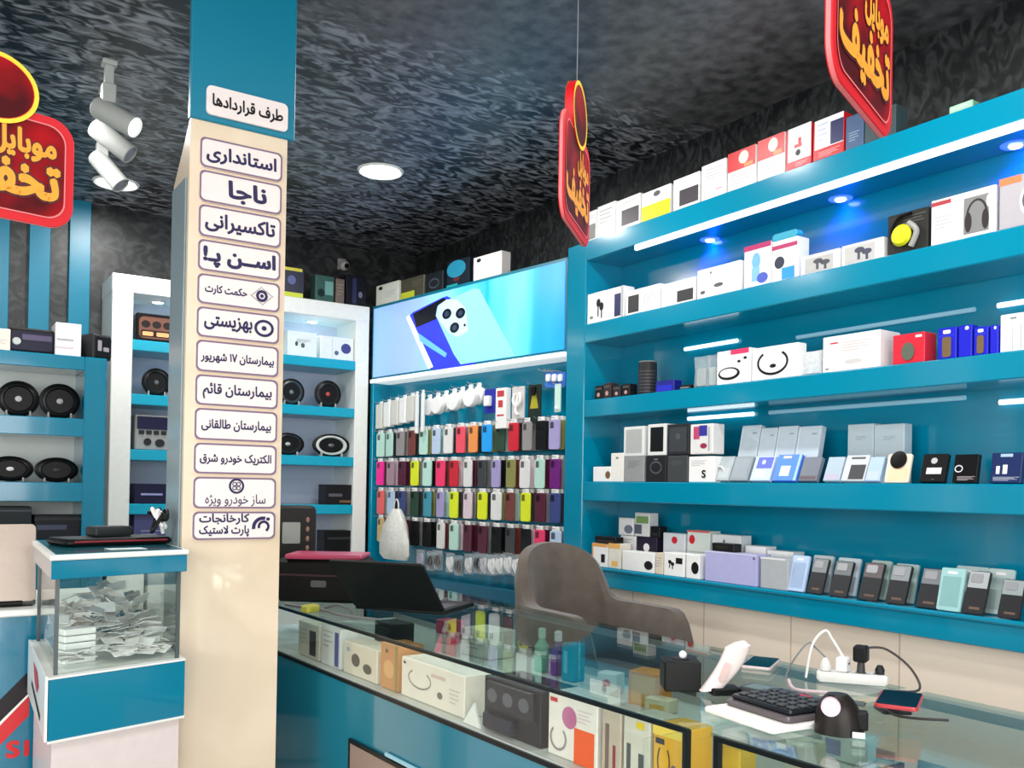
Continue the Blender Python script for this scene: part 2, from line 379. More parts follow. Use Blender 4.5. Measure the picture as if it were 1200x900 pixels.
# writing on the plaques
INK = mat('indigo_ink', (24, 14, 74), .5, var=0); INKB = mat('black_ink', (20, 18, 22), .5, var=0)
RIMM = mat('mauve_rim', (122, 98, 122), .4); PLQ = mat('ivory_plaque', (230, 220, 216), .35)
def plaque(name, label, x0, x1, z0, z1, y, build, ink=INK, rim=True):
    w2, h = (x1-x0)/2, z1-z0
    o = MB().rr(-w2, 0, w2, h, .016, -.010, 0, ch=.001).obj(name, PLQ, None, ((x0+x1)/2, y, z0)); tag(o, label, 'sign', 'plaques down the column')
    if rim:
        mb = MB(); b = .0055; ro = MB().rr(-w2, 0, w2, h, .016, 0, 0).v; n = len(ro)//2
        out = ro[:n]; k = lambda p: ((p[0])*(1-b/w2), -.0106, h/2+(p[2]-h/2)*(1-2*b/h))
        mb.add([(p[0], -.0106, p[2]) for p in out]+[k(p) for p in out], [(i, (i+1) % n, n+(i+1) % n, n+i) for i in range(n)])
        mb.obj('rim', RIMM, o, flat=True)
    mb = MB(); build(mb, w2, h); mb.obj('writing', ink, o, flat=True)
    return o
def T(t, x0, z0, x1, z1, bold=.034):
    return lambda mb, w2, h: text_mesh(mb, t, x0*w2, z0*h, x1*w2, z1*h, -.0108, bold=bold)
def emblem_flower(mb, cx, cz, r):
    mb.ring(cx, cz, r, r, r*.28, -.0108)
    for k in range(4):
        a = PI/4+PI/2*k; mb.ring(cx+r*.36*math.cos(a), cz+r*.36*math.sin(a), r*.3, r*.3, r*.12, -.0109, n=10)
def emblem_lozenge(mb, cx, cz, r):
    for k in range(4):
        a = PI/2*k; p = [(cx+r*.95*math.cos(a)*1.25, cz+r*.95*math.sin(a)), (cx+r*.8*math.cos(a+PI/2)*1.25, cz+r*.8*math.sin(a+PI/2))]
        mb.tube([(p[0][0], -.0108, p[0][1]), (p[1][0], -.0108, p[1][1])], .0008, 5, smooth=False)
    mb.ring(cx, cz, r*.62, r*.62, r*.3, -.0109, n=12); mb.ell(cx, cz, r*.2, r*.2, -.0109, n=8)
def emblem_ring(mb, cx, cz, r): mb.ring(cx, cz, r*1.15, r, r*.32, -.0108); mb.ell(cx, cz, r*.3, r*.28, -.0109)
def emblem_swoosh(mb, cx, cz, r):
    mb.ring(cx+.3*r, cz-.3*r, r*1.25, r*1.25, r*.4, -.0108, a0=75, a1=190)
    mb.ring(cx+.4*r, cz-.2*r, r*.7, r*.7, r*.3, -.0109, a0=-60, a1=200)
    mb.ell(cx+.9*r, cz+.65*r, r*.22, r*.2, -.0109)
def both(*fs): return lambda mb, w2, h: [f(mb, w2, h) for f in fs]
def E_(f, u, v, r): return lambda mb, w2, h: f(mb, u*w2, v*h, r*h)
plaque('sign_plaque', 'white rounded plaque with black Persian writing on the teal column top', .722, .978, 2.632, 2.722, 2.839, T('طرف قراردادها', -.86, .2, .86, .74), INKB, rim=False)
_zs = (2.566, 2.464, 2.358, 2.251, 2.146, 2.044, 1.942, 1.836, 1.733, 1.626, 1.522, 1.415, 1.318)
_signs = [('ivory plaque with long bold indigo word, topmost on the cream column', T('استانداری', -.84, .2, .84, .76, .035)),
    ('ivory plaque with one short bold indigo word, second down the cream column', T('ناجا', -.3, .14, .6, .8, .04)),
    ('ivory plaque with long bold indigo word, third down the cream column', T('تاکسیرانی', -.84, .2, .84, .78, .035)),
    ('ivory plaque with bold indigo word and exclamation mark, fourth down the column', T('اســن پـ!'.replace('ـ', '_'), -.86, .16, .86, .8, .05)),
    ('ivory plaque with small lozenge emblem at its right, fifth down the column', both(T('حکمت کارت', -.82, .34, .18, .66), E_(emblem_lozenge, .55, .5, .34))),
    ('ivory plaque with indigo ring emblem at its right, sixth down the column', both(T('بهزیستی', -.82, .22, .32, .8, .035), E_(emblem_ring, .62, .5, .3))),
    ('ivory plaque with small writing and a number in it, seventh down the column', T('بیمارستان ۱۷ شهریور', -.88, .26, .88, .68)),
    ('ivory plaque with two indigo words, eighth down the column', T('بیمارستان قائم', -.82, .22, .84, .74, .03)),
    ('ivory plaque with two indigo words, ninth down the column', T('بیمارستان طالقانی', -.84, .22, .84, .74, .03)),
    ('ivory plaque with three small indigo words, tenth down the column', T('الکتریک خودرو شرق', -.86, .26, .86, .72, .03)),
    ('ivory plaque with round flower emblem above the writing, eleventh down the column', both(T('ساز خودرو ویژه', -.72, .06, .74, .46, .006), E_(emblem_flower, .02, .72, .25))),
    ('ivory plaque with two lines of writing, lowest on the cream column', both(T('کارخانجات', -.84, .54, .34, .92), T('پارت لاستیک', -.84, .1, .34, .5), E_(emblem_swoosh, .62, .52, .32)))]
for i, (lb, f) in enumerate(_signs):
    plaque('sign_plaque', lb, .708, .966, _zs[i+1]+.007, _zs[i]-.003, 2.85, f)

# stripes on the back wall
STR = mat('teal_stripe', (0, 118, 148), .35)
for i, (a, b_) in enumerate(((-22, 10), (33, 58), (80, 105))):
    p, q = onY(a, 330, YB-.01), onY(b_, 330, YB-.01)
    tag(MB().box(p.x, YB-.03, 0, q.x, YB, ZC, .003).obj('wall_batten', STR), ('teal vertical panel on dark wall, cut by the photo edge', 'teal vertical panel on dark wall, middle of three', 'teal vertical panel on dark wall, nearest the white cabinets')[i], 'wall panel', 'teal panels on the dark back wall')

# ------------------------------------------------------------------ long teal shelf unit on the right
XW = 2.832; YL = 3.80; YM = 3.645; YN = .55
unit = empty('display_shelf_unit', 'long teal open shelf unit with blue downlights along the right wall', 'shelf unit', (XW, 2.2, 0))
def U(name, mb, m): o = mb.obj(name, m, unit); o.matrix_parent_inverse = Matrix.Translation((-XW, -2.2, 0)); return o
U('side_panel', MB().box(XW, YM, .0, XB-.005, YL, 2.765, .004), TEAL)
U('fascia', MB().box(XW, YN, 2.667, XW+.02, YM, 2.765, .003), TEAL)
U('top_board', MB().box(XW+.02, YN, 2.745, XB-.005, YM, 2.765, .002), TEAL)
U('soffit', MB().box(XW+.02, YN, 2.667, XB-.03, YM, 2.68, .001), TEAL)
U('back_panel', MB().box(XB-.028, YN, 1.0, XB-.005, YM, 2.745, .001), TEAL)
for z0, z1 in ((2.246, 2.340), (1.866, 1.953), (1.444, 1.540)):
    U('shelf', MB().box(XW, YN, z0, XB-.03, YM, z1, .004), TEAL)
U('ledge', MB().box(XW, YN, 1.100, XB-.03, YM, 1.118, .006).box(XW+.012, YN, 1.022, XB-.03, YM, 1.10, .003), TEAL)
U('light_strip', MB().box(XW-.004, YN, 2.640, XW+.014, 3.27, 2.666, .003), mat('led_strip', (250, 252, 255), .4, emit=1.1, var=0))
for a, b_, zz, m in ((3.13, 2.73, 1.845, REFLW), (2.64, 1.77, 1.845, mat('reflection_dim', (140, 190, 210), .4, emit=.25, var=0)), (3.16, 2.83, 2.18, REFLW), (2.50, 1.74, 2.15, MATS['reflection_dim']), (1.66, 1.2, 2.15, REFLW), (1.65, 1.25, 1.82, REFLW)):
    U('strip_reflection', MB().tube([(XB-.038, a, zz), (XB-.038, b_, zz)], .009, 8, smooth=False), m)  # glowing rods in place of the strip light's reflections in the back panel
BLUE = mat('blue_lamp_glow', (40, 70, 255), .4, emit=4, var=0); LCORE = mat('blue_lamp_core', (190, 215, 255), .4, emit=9, var=0)
for px, py in ((832, 281), (985, 233), (1190, 170)):
    p = onZ(px, py, 2.666)
    d = U('downlight', MB().lathe([(.030, -.002), (.040, -.004), (.046, 0), (.046, .004)], 24).add([], []), BLUE)
    d.location = (p.x-XW, p.y-2.2, 0); d.matrix_parent_inverse = Matrix(); d.location.z = 2.666
    MB().lathe([(.022, -.004), (.018, -.008), (.0, -.009)], 20).obj('lamp', LCORE, d)
    l = bpy.data.lights.new('blue_spot', 'SPOT'); l.energy = 4; l.color = (.03, .06, 1); l.spot_size = 2.6; l.spot_blend = .6; l.shadow_soft_size = .03
    o = bpy.data.objects.new('blue_spot', l); C.objects.link(o); o.location = (p.x, p.y, 2.64)

# ------------------------------------------------------------------ angled accessory wall with the lit poster
P0 = Vector((XW, 3.807, 0)); PU = Vector((-.1362, .9907, 0)).normalized(); PN = Vector((-PU.y, PU.x, 0)); PRZ = math.atan2(PN.x, -PN.y)
PL = 1.885                                       # s runs from the right end of the unit to its left end; off is toward the room
def pw(s, off, z): return P0+PU*s+PN*off+Vector((0, 0, z))
def onP(x, y, off=0.0):
    d = ray(x, y); b0 = P0+PN*off; k = (b0-EYE).dot(PN)/d.dot(PN); p = EYE+d*k
    return (p-b0).dot(PU), p.z
acc = empty('accessory_wall_unit', 'teal accessory wall unit with lit phone poster above rows of pegs', 'shelf unit', (P0.x, P0.y, 0), PRZ)
# in the unit's own frame: x = -s, y = -off
U2 = lambda name, mb, m: mb.obj(name, m, acc)
U2('back_panel', MB().box(-PL, .13, .9, 0, .15, 2.21), TEAL)
U2('side_panel', MB().box(-PL, 0, .0, -PL+.035, .15, 2.21, .003), TEAL)
U2('base_cabinet', MB().box(-PL+.04, .02, 0, -.002, .15, .93, .004), mat('teal_base', (0, 92, 120), .25))
U2('light_box', MB().box(-PL, .004, 2.222, -.001, .15, 2.722, .004), mat('teal_light_box', (0, 110, 130), .3))
U2('trim_strip', MB().box(-PL, -.008, 2.196, -.001, .15, 2.222, .003), mat('strip_white', (245, 250, 248), .4, emit=.5, var=0))
def poster_mat():
    m = bpy.data.materials.new('lit_poster'); m.use_nodes = True; nt = m.node_tree; b = nt.nodes['Principled BSDF']; N = nt.nodes.new; L = nt.links.new
    tc = N('ShaderNodeTexCoord'); sp = N('ShaderNodeSeparateXYZ'); L(tc.outputs['Object'], sp.inputs[0])
    nz = N('ShaderNodeTexNoise'); nz.inputs['Scale'].default_value = 1.6; mp = N('ShaderNodeMapping'); mp.inputs['Scale'].default_value = (2.2, 1, .5); L(tc.outputs['Object'], mp.inputs[0]); L(mp.outputs[0], nz.inputs['Vector'])
    ad = N('ShaderNodeMath'); ad.operation = 'MULTIPLY_ADD'; L(nz.outputs['Fac'], ad.inputs[0]); ad.inputs[1].default_value = .8; L(sp.outputs['X'], ad.inputs[2])
    mr = N('ShaderNodeMapRange'); mr.inputs['From Min'].default_value = -PL+.4; mr.inputs['From Max'].default_value = .4; L(ad.outputs[0], mr.inputs['Value'])
    rp = N('ShaderNodeValToRGB'); L(mr.outputs[0], rp.inputs['Fac']); el = rp.color_ramp.elements
    for k, (p, c) in enumerate(((0, (140, 185, 250)), (.25, (150, 180, 250)), (.45, (130, 210, 250)), (.62, (20, 160, 250)), (.78, (110, 225, 250)), (.9, (40, 170, 255)), (1, (20, 150, 250)))):
        e = el[k] if k < 2 else el.new(p)
        e.position = p; e.color = lin(c)+(1,)
    L(rp.outputs[0], b.inputs['Base Color']); L(rp.outputs[0], b.inputs['Emission Color']); b.inputs['Emission Strength'].default_value = .42; b.inputs['Roughness'].default_value = .3
    return m
pm = MB().box(-PL+.022, 0, 2.236, -.012, .005, 2.702, .001).obj('poster', poster_mat(), acc)
def lit(n, c, e=.5): return mat(n, c, .3, emit=e, var=.1, scale=3)
def pp(x, y): s, z = onP(x, y); return (-s, z)
def flat_poly(mb, pts, y, mi=0): q = [pp(*p) for p in pts]; return mb.add([(a, y, b_) for a, b_ in q], [tuple(range(len(q)))], mi)
mb = MB()
flat_poly(mb, [(479, 371), (484, 366), (518, 349), (524, 347), (530, 350), (558, 431), (505, 433)], -.0012, 0)            # screen side of the pictured phone
flat_poly(mb, [(476, 372), (480, 369), (508, 430), (502, 432)], -.0016, 1)
flat_poly(mb, [(490, 390), (524, 414), (522, 419), (492, 400)], -.0018, 2)
flat_poly(mb, [(484, 368), (520, 349), (524, 352), (516, 372), (488, 384)], -.0017, 5)
flat_poly(mb, [(511, 370), (513, 359), (524, 352), (556, 338), (562, 339), (604, 417), (540, 427), (532, 415)], -.0020, 3)     # its pale blue back
flat_poly(mb, [(512, 371), (514, 358), (524, 351), (536, 351), (546, 361), (549, 388), (537, 395), (526, 390)], -.0024, 4)
for cx, cy in ((524, 368), (540, 367), (533, 384)):
    a, b_ = pp(cx, cy); mb.ell(a, b_, .047, .032, -.0028, 5); mb.ell(a, b_, .022, .016, -.0031, 6)
a, b_ = pp(545, 381); mb.ell(a, b_, .012, .009, -.0028, 5)
mb.obj('printed_phone', [lit('print_deep_blue', (40, 50, 235), .6), lit('print_white_edge', (225, 240, 255), .6), lit('print_glow', (90, 160, 255), .8), lit('print_ice_blue', (130, 205, 250), .5), lit('print_pale', (175, 225, 250), .55), lit('print_black', (16, 18, 30), .05), lit('print_lens', (40, 60, 90), .2)], pm, flat=True)

# ------------------------------------------------------------------ white cabinets across the back wall
YW = 5.667; cabx0, cabx1 = .935, 2.555
cab = empty('white_wall_cabinet', 'white framed wall cabinet with teal shelves behind the column', 'cabinet', (1.745, YW, 0))
def U3(name, mb, m): o = mb.obj(name, m, cab); o.matrix_parent_inverse = Matrix.Translation((-1.745, -YW, 0)); return o
LAVW = mat('lavender_lining', (196, 204, 222), .4)
ZT = 2.712
for a, b_ in ((cabx0, cabx0+.115), (1.60, 1.70), (cabx1-.095, cabx1)):
    U3('post', MB().box(a, YW, 0, b_, YW+.36, ZT, .004), WHITE)
U3('top_rail', MB().box(cabx0-.002, YW-.002, 2.61, cabx1, YW+.363, ZT+.002, .004), WHITE)
U3('back_panel', MB().box(cabx0, YW+.345, .6, cabx1, YW+.362, ZT), LAVW)
U3('base_panel', MB().box(cabx0, YW+.01, 0, cabx1, YW+.34, 1.05, .003), WHITE)
TEALL = mat('teal_shelf_edge', (0, 160, 190), .25)
SHZ = (2.338, 2.018, 1.69, 1.37)
for z in SHZ:
    U3('shelf', MB().box(cabx0+.115, YW+.004, z-.062, 1.60, YW+.345, z, .003), TEALL)
    U3('shelf', MB().box(1.70, YW+.004, z-.062, cabx1-.095, YW+.345, z, .003), TEALL)
for px, py in ((185, 354), (366, 377)):
    p = onZ(px, py, 2.609)
    d = U3('downlight', MB().lathe([(.034, -.006), (.05, -.004), (.055, 0)], 20), WHITE); d.matrix_parent_inverse = Matrix(); d.location = (p.x-1.745, p.y-YW, 2.61)
    MB().lathe([(.032, -.006), (.02, -.009), (0, -.010)], 20).obj('lamp', LAMPW, d)
    l = bpy.data.lights.new('cabinet_spot', 'SPOT'); l.energy = 5; l.spot_size = 2.4; l.shadow_soft_size = .04
    o = bpy.data.objects.new('cabinet_spot', l); C.objects.link(o); o.location = (p.x, p.y, 2.585)

# ------------------------------------------------------------------ teal speaker shelf at the left
YT = 4.6
def tx(x, y=500): return onY(x, y, YT).x
def tz(x, y): return onY(x, y, YT).z
tx1 = tx(124); txi = tx(98); tx0 = -1.2
tun = empty('speaker_shelf_unit', 'teal open shelf unit with car speakers at the left wall', 'shelf unit', (0, YT, 0))
def U4(name, mb, m): o = mb.obj(name, m, tun); o.matrix_parent_inverse = Matrix.Translation((0, -YT, 0)); return o
TZ = [tz(98, y) for y in (418, 434, 491, 512, 566, 588, 632)]
U4('side_panel', MB().box(txi, YT, 0, tx1, YT+.3, TZ[0], .004), TEALD)
U4('side_panel', MB().box(tx0-.1, YT, 0, tx0, YT+.3, TZ[0], .004), TEALD)
U4('top_board', MB().box(tx0, YT+.001, TZ[1], txi, YT+.3, TZ[0], .003), TEALD)
U4('back_panel', MB().box(tx0, YT+.285, .6, txi, YT+.3, TZ[1]), mat('pale_lining', (205, 212, 206), .4))
U4('shelf', MB().box(tx0, YT+.001, TZ[3], txi, YT+.285, TZ[2], .003), TEALD)
U4('shelf', MB().box(tx0, YT+.001, TZ[5], txi, YT+.285, TZ[4], .003), TEALD)
U4('shelf', MB().box(tx0, YT+.001, TZ[6]-.5, txi, YT+.285, TZ[6]-.0, .003), TEALD)

# ------------------------------------------------------------------ glass counters in front
HG = 1.05
CA, CB = Vector((1.117, 3.9)), Vector((1.244, 1.262)); CBK = 1.94
DC = (CB-CA).normalized(); NC = Vector((DC.y, -DC.x))        # NC points to the customer side
if NC.x > 0: NC = -NC
def onC(x, y, off=0.0):                                          # sight line meets the first counter's front plane
    d = ray(x, y); b0 = CA+NC*off; k = (b0-Vector((EYE.x, EYE.y))).dot(NC)/(Vector((d.x, d.y))).dot(NC); return EYE+d*k
FRAMEB = mat('black_glass_trim', (16, 20, 22), .3)
COUNT = mat('teal_counter_front', (22, 118, 140), .1, coat=.6, var=.04, scale=2)
INNER = mat('pale_display_floor', (205, 208, 204), .4)
def counter(label, A, B, bk, post_end):
    root = empty('glass_counter', label, 'counter', ((A.x+bk)/2, (A.y+B.y)/2, 0))
    inv = Matrix.Translation((-(A.x+bk)/2, -(A.y+B.y)/2, 0))
    def P(name, mb, m): o = mb.obj(name, m, root); o.matrix_parent_inverse = inv; return o
    d = (B-A).normalized(); n = Vector((d.y, -d.x)); n = -n if n.x > 0 else n
    def poly(ins): a, b = A-n*ins+d*ins, B-n*ins-d*ins; return [(a.x, a.y), (b.x, b.y), (bk-ins, B.y+ins), (bk-ins, A.y-ins)]
    P('base_cabinet', MB().prism(poly(.0), 0, .862, ch=.002), COUNT)
    P('display_floor', MB().prism(poly(.004), .868, .878), INNER)
    P('bottom_trim', MB().prism(poly(-.003), .862, .874), FRAMEB)
    P('glass_top', MB().prism(poly(-.004), HG-.008, HG), GLASST)
    def bar(a, b, z0, z1, t): return MB().prism([(a-n*t).to_tuple(), a.to_tuple(), b.to_tuple(), (b-n*t).to_tuple()], z0, z1)
    P('front_pane', bar(A-n*.003, B-n*.003, .874, HG-.012, .004), GLASS)
    P('edge_trim', bar(A, B, HG-.016, HG-.006, .008), FRAMEB)
    for e in ((B,) if post_end == 1 else (A, B)):
        q = e-d*.006 if e is B else e+d*.006
        P('corner_post', MB().box(q.x, q.y-.006, .874, q.x+.012, q.y+.006, HG-.008), FRAMEB)
    P('end_pane', MB().box(A.x+.02 if post_end else A.x, (B.y+.002), .874, bk, B.y+.006, HG-.01), GLASS)
    P('back_frame', MB().box(bk-.03, B.y, .874, bk-.024, A.y, .90).box(bk-.03, B.y, HG-.03, bk-.024, A.y, HG-.009), SILVER)
    return root
ctr = counter('long teal glass topped counter with boxes inside, running behind the column', CA, CB, CBK, 1)
ctr2 = counter('second glass topped counter at the lower right corner, past the black posts', Vector((1.256, 1.205)), Vector((1.30, .2)), CBK, 0)
# brown reflection in the glossy counter front, built as a thin edged panel
a, b_, c = onC(413, 868, .002), onC(500, 900, .002), onC(436, 862, .002)
th = math.atan2(DC.y, DC.x)
bd = empty('reflection_panel', 'brown reflection panel with thin dark edge on the teal counter front', 'board', (a.x, a.y, .45), th)
MB().box(0, -.010, 0, .78, -.001, .245, .002).obj('board', mat('brown_reflection', (150, 128, 116), .3), bd)  # brown face of the reflection, not a real board
MB().box(-.004, -.012, .235, .79, -.001, .248, .001).box(-.006, -.012, 0, .004, -.001, .248, .001).obj('frame', FRAMEB, bd)  # dark edge of the reflection, not a real frame
MB().box(.23, -.010, .250, .79, -.001, .262, .002).obj('reflection_edge_strip', mat('pale_reflection_strip', (150, 200, 215), .3), bd)

# ------------------------------------------------------------------ corner glass case beside the column
QF, QR, QB, QC = (.297, 2.602), (.662, 2.708), (.672, 3.25), (.318, 3.25)
def inset(q, t): cx = sum(p[0] for p in q)/4; cy = sum(p[1] for p in q)/4; return [(p[0]+(cx-p[0])*t, p[1]+(cy-p[1])*t) for p in q]
QQ = [QF, QR, QB, QC]
case = empty('corner_display_case', 'teal and white glass case full of white tags beside the column', 'display case', (.48, 2.95, 0))
def U5(name, mb, m): o = mb.obj(name, m, case); o.matrix_parent_inverse = Matrix.Translation((-.48, -2.95, 0)); return o
U5('base_body', MB().prism(inset(QQ, .06), 0, .826, ch=.002), mat('white_case_body', (226, 212, 208), .3))
U5('teal_band', MB().prism(QQ, .826, .985, ch=.002), TEALD)
U5('band_edge', MB().prism(inset(QQ, -.008), .985, .990).prism(inset(QQ, -.008), .820, .826), WHITE)
sp_ = MB().box(QF[0]-.008, QF[1]+.004, .824, QF[0]-.001, QC[1], .992, .001)
for i, v in enumerate(sp_.v): sp_.v[i] = (v[0]+(v[1]-QF[1])*(QC[0]-QF[0])/(QC[1]-QF[1]), v[1], v[2])
sidep = U5('side_panel', sp_, WHITE)
mb = MB()
xs = lambda y: QF[0]-.0095+(y-QF[1])*(QC[0]-QF[0])/(QC[1]-QF[1])
def sideq(pts, mi): mb.add([(xs(y), y, z) for y, z in pts], [tuple(range(len(pts)))], mi)
sideq([(2.80, .93), (2.86, .96), (3.0, .965), (2.94, .92), (2.86, .90)], 0); sideq([(2.74, .865), (3.06, .90), (3.06, .885), (2.74, .848)], 1)
o = mb.obj('printed_mark', [K((196, 60, 66)), BLACK], sidep, flat=True)
IQ = inset(QQ, .10)
g = MB()
for i in range(4): p, q = Vector(IQ[i]), Vector(IQ[(i+1) % 4]); nn = (q-p).normalized().orthogonal()*.004; g.prism([p.to_tuple(), q.to_tuple(), (q+nn).to_tuple(), (p+nn).to_tuple()], .99, 1.243)
U5('glass_walls', g, GLASS)
for p in IQ: U5('corner_bead', MB().box(p[0]-.005, p[1]-.005, .99, p[0]+.005, p[1]+.005, 1.243), mat('dark_bead', (60, 70, 70), .3))

U5('top_band', MB().prism(inset(QQ, .0), 1.243, 1.292, ch=.002), TEALD)
U5('top_rim', MB().prism(inset(QQ, -.02), 1.292, 1.306, ch=.003), WHITE)
U5('top_sheet', MB().prism(inset(QQ, .06), 1.306, 1.308), mat('teal_sheet', (0, 96, 110), .15))
# the loose heap of white tags inside
tagm = [MB().box(-.028, -.02, 0, .028, .02, .0022, .0008).mesh('price_tag', K((232, 230, 228), .4)), MB().box(-.02, -.016, 0, .02, .016, .002, .0008).mesh('price_tag', K((214, 212, 208), .4))]
rnd = random.Random(3)
n = 0
while n < 210:
    u, v = rnd.random(), rnd.random()
    v = v**1.3; p = Vector(IQ[0])*(1-u)*(1-v)+Vector(IQ[1])*u*(1-v)+Vector(IQ[2])*u*v+Vector(IQ[3])*(1-u)*v
    cc = Vector((.485, 2.95)); p = cc+(p-cc)*.84
    if (p-Vector((.385, 2.80))).length < .085: continue
    k = min(1, v*1.5); hh = 1.012+.014*k+(.02+.15*(1-abs(u-.5)*.8)*k)*rnd.uniform(0, 1)
    o = bpy.data.objects.new('price_tag', tagm[n % 2]); C.objects.link(o); o.location = (p.x, p.y, hh)
    o.rotation_euler = (rnd.uniform(.2, 1.0)*max(.5, k), rnd.uniform(-.4, .4)*max(.4, k), rnd.uniform(-.9, .9)+rnd.choice((0, PI)) if n % 3 else rnd.uniform(0, 6.28))
    tag(o, 'small white tag lying in the loose heap inside the corner glass case', 'price tag', 'white tags heaped in the corner case'); n += 1
st = MB()
for k in range(5): st.box(-.045, -.03, k*.02, .045, .03, k*.02+.017, .003)
tag(st.obj('paper_stack', K((244, 244, 242), .4), None, (.385, 2.80, .9905), (0, 0, .3)), 'stack of bright white packs standing in the corner glass case', 'paper stack')
# left counter behind it
YK = 3.30
lc = empty('side_counter', 'teal counter with red and black stripe at the lower left corner', 'counter', (-.3, YK, 0))
def U6(name, mb, m): o = mb.obj(name, m, lc); o.matrix_parent_inverse = Matrix.Translation((.3, -YK, 0)); return o
U6('front_panel', MB().box(-1.3, YK, 0, .66, YK+.55, 1.062, .002), mat('teal_side_counter', (14, 112, 142), .18, coat=.4, var=.05, scale=2))
U6('counter_top', MB().box(-1.32, YK-.02, 1.062, .665, YK+.56, 1.084, .004), WHITE)
mb = MB()
def lq(pts, y, mi): q = [onY(px, py, YK) for px, py in pts]; mb.add([(p.x, y, p.z) for p in q], [tuple(range(len(q)))], mi)
lq([(-60, 905), (-60, 880), (34, 786), (34, 812)], YK-.0012, 1); lq([(-60, 935), (-60, 912), (34, 815), (34, 838)], YK-.0014, 0); lq([(-60, 912), (-60, 905), (34, 812), (34, 815)], YK-.0016, 2)
a, b_ = onY(8, 888, YK), onY(22, 868, YK); text_mesh(mb, 'S', a.x, a.z, b_.x, b_.z, YK-.0016, 0, rtl=False, bold=.05)
a, b_ = onY(29, 885, YK), onY(33, 868, YK); text_mesh(mb, 'I', a.x, a.z, b_.x, b_.z, YK-.0016, 0, rtl=False, bold=.05)
U6('printed_stripes', mb, [K((205, 24, 34), .3), K((30, 26, 30), .3), WHITE])

# ------------------------------------------------------------------ ceiling lights and spots
def downl(px, py, label):
    p = onZ(px, py, ZC)
    r = empty('ceiling_downlight', label, 'ceiling light', (p.x, p.y, ZC), 0, 'round white ceiling lights')
    MB().lathe([(.10, -.002), (.115, -.012), (.125, -.001)], 32).obj('rim', WHITE, r)
    MB().lathe([(.10, -.004), (.06, -.018), (0, -.020)], 32).obj('diffuser', LAMPW, r)
downl(446, 200, 'round white downlight in the dark ceiling right of the column')
downl(136, 214, 'round white downlight partly behind the lowest ceiling spotlight')
SPG = mat('pale_grey_spot', (176, 180, 176), .4); SPF = mat('spot_lens', (255, 255, 252), .4, emit=3, var=0)
def spot(px, py, lab, lit_, dirv, L=.18):
    p = onZ(px, py, 2.972)
    r = empty('ceiling_spotlight', lab, 'spotlight', (p.x-.03, p.y+.02, ZC), 0, 'spotlights in a row on the ceiling')
    MB().box(-.028, -.028, -.02, .028, .028, 0, .003).obj('mount', SPG, r)
    MB().box(-.017, -.017, -.10, .017, .017, -.02, .002).obj('stem', SPG, r)
    MB().box(-.026, -.026, -.17, .026, .026, -.095, .004).tube([(0, 0, -.165), (.012, -.01, -.2), (.03, -.02, -.225)], .012, 8).obj('bracket', SPG, r)
    R = Vector(dirv).to_track_quat('Z', 'Y').to_matrix().to_4x4(); M = Matrix.Translation((.03, -.02, -.228)) @ R
    MB().lathe([(.0, -L*.55), (.040, -L*.55), (.044, -L*.5), (.044, L*.48), (.041, L*.5), (.039, L*.44), (0, L*.42)], 24, M=M).obj('lamp_head', SPG, r)
    MB().lathe([(.038, L*.455), (.02, L*.465), (0, L*.468)], 24, M=M).obj('lens', SPF if lit_ else GREY, r)
spot(137, 138, 'pale grey ceiling spotlight with glowing lens, topmost of three in a row', True, (.75, -.62, -.52))
spot(133, 166, 'pale grey ceiling spotlight, middle one of the three in a row', False, (.72, -.35, -.6))
spot(128, 201, 'pale grey ceiling spotlight, lowest of three beside the round downlight', False, (.55, -.35, -.75))

# ------------------------------------------------------------------ hanging red signs
RED = mat('sign_red', (205, 8, 26), .55, var=.05, scale=3); PINK = mat('sign_edge_pink', (226, 118, 120), .5); GOLD = mat('sign_gold', (240, 156, 44), .6, var=.1); GOLDL = mat('sign_yellow_rim', (240, 208, 50), .5)
def maroon():
    m = bpy.data.materials.new('sign_maroon'); m.use_nodes = True; nt = m.node_tree; b = nt.nodes['Principled BSDF']; N = nt.nodes.new; L = nt.links.new
    tc = N('ShaderNodeTexCoord'); nz = N('ShaderNodeTexNoise'); nz.inputs['Scale'].default_value = 6; L(tc.outputs['Object'], nz.inputs['Vector'])
    rp = N('ShaderNodeValToRGB'); e = rp.color_ramp.elements; e[0].position = .42; e[0].color = lin((70, 0, 8))+(1,); e[1].position = .62; e[1].color = lin((165, 2, 16))+(1,)
    L(nz.outputs['Fac'], rp.inputs['Fac']); L(rp.outputs[0], b.inputs['Base Color']); b.inputs['Roughness'].default_value = .6; b.inputs['Specular IOR Level'].default_value = .2; return m
MAR = maroon(); INKD = mat('sign_dark_outline', (70, 10, 14), .5)
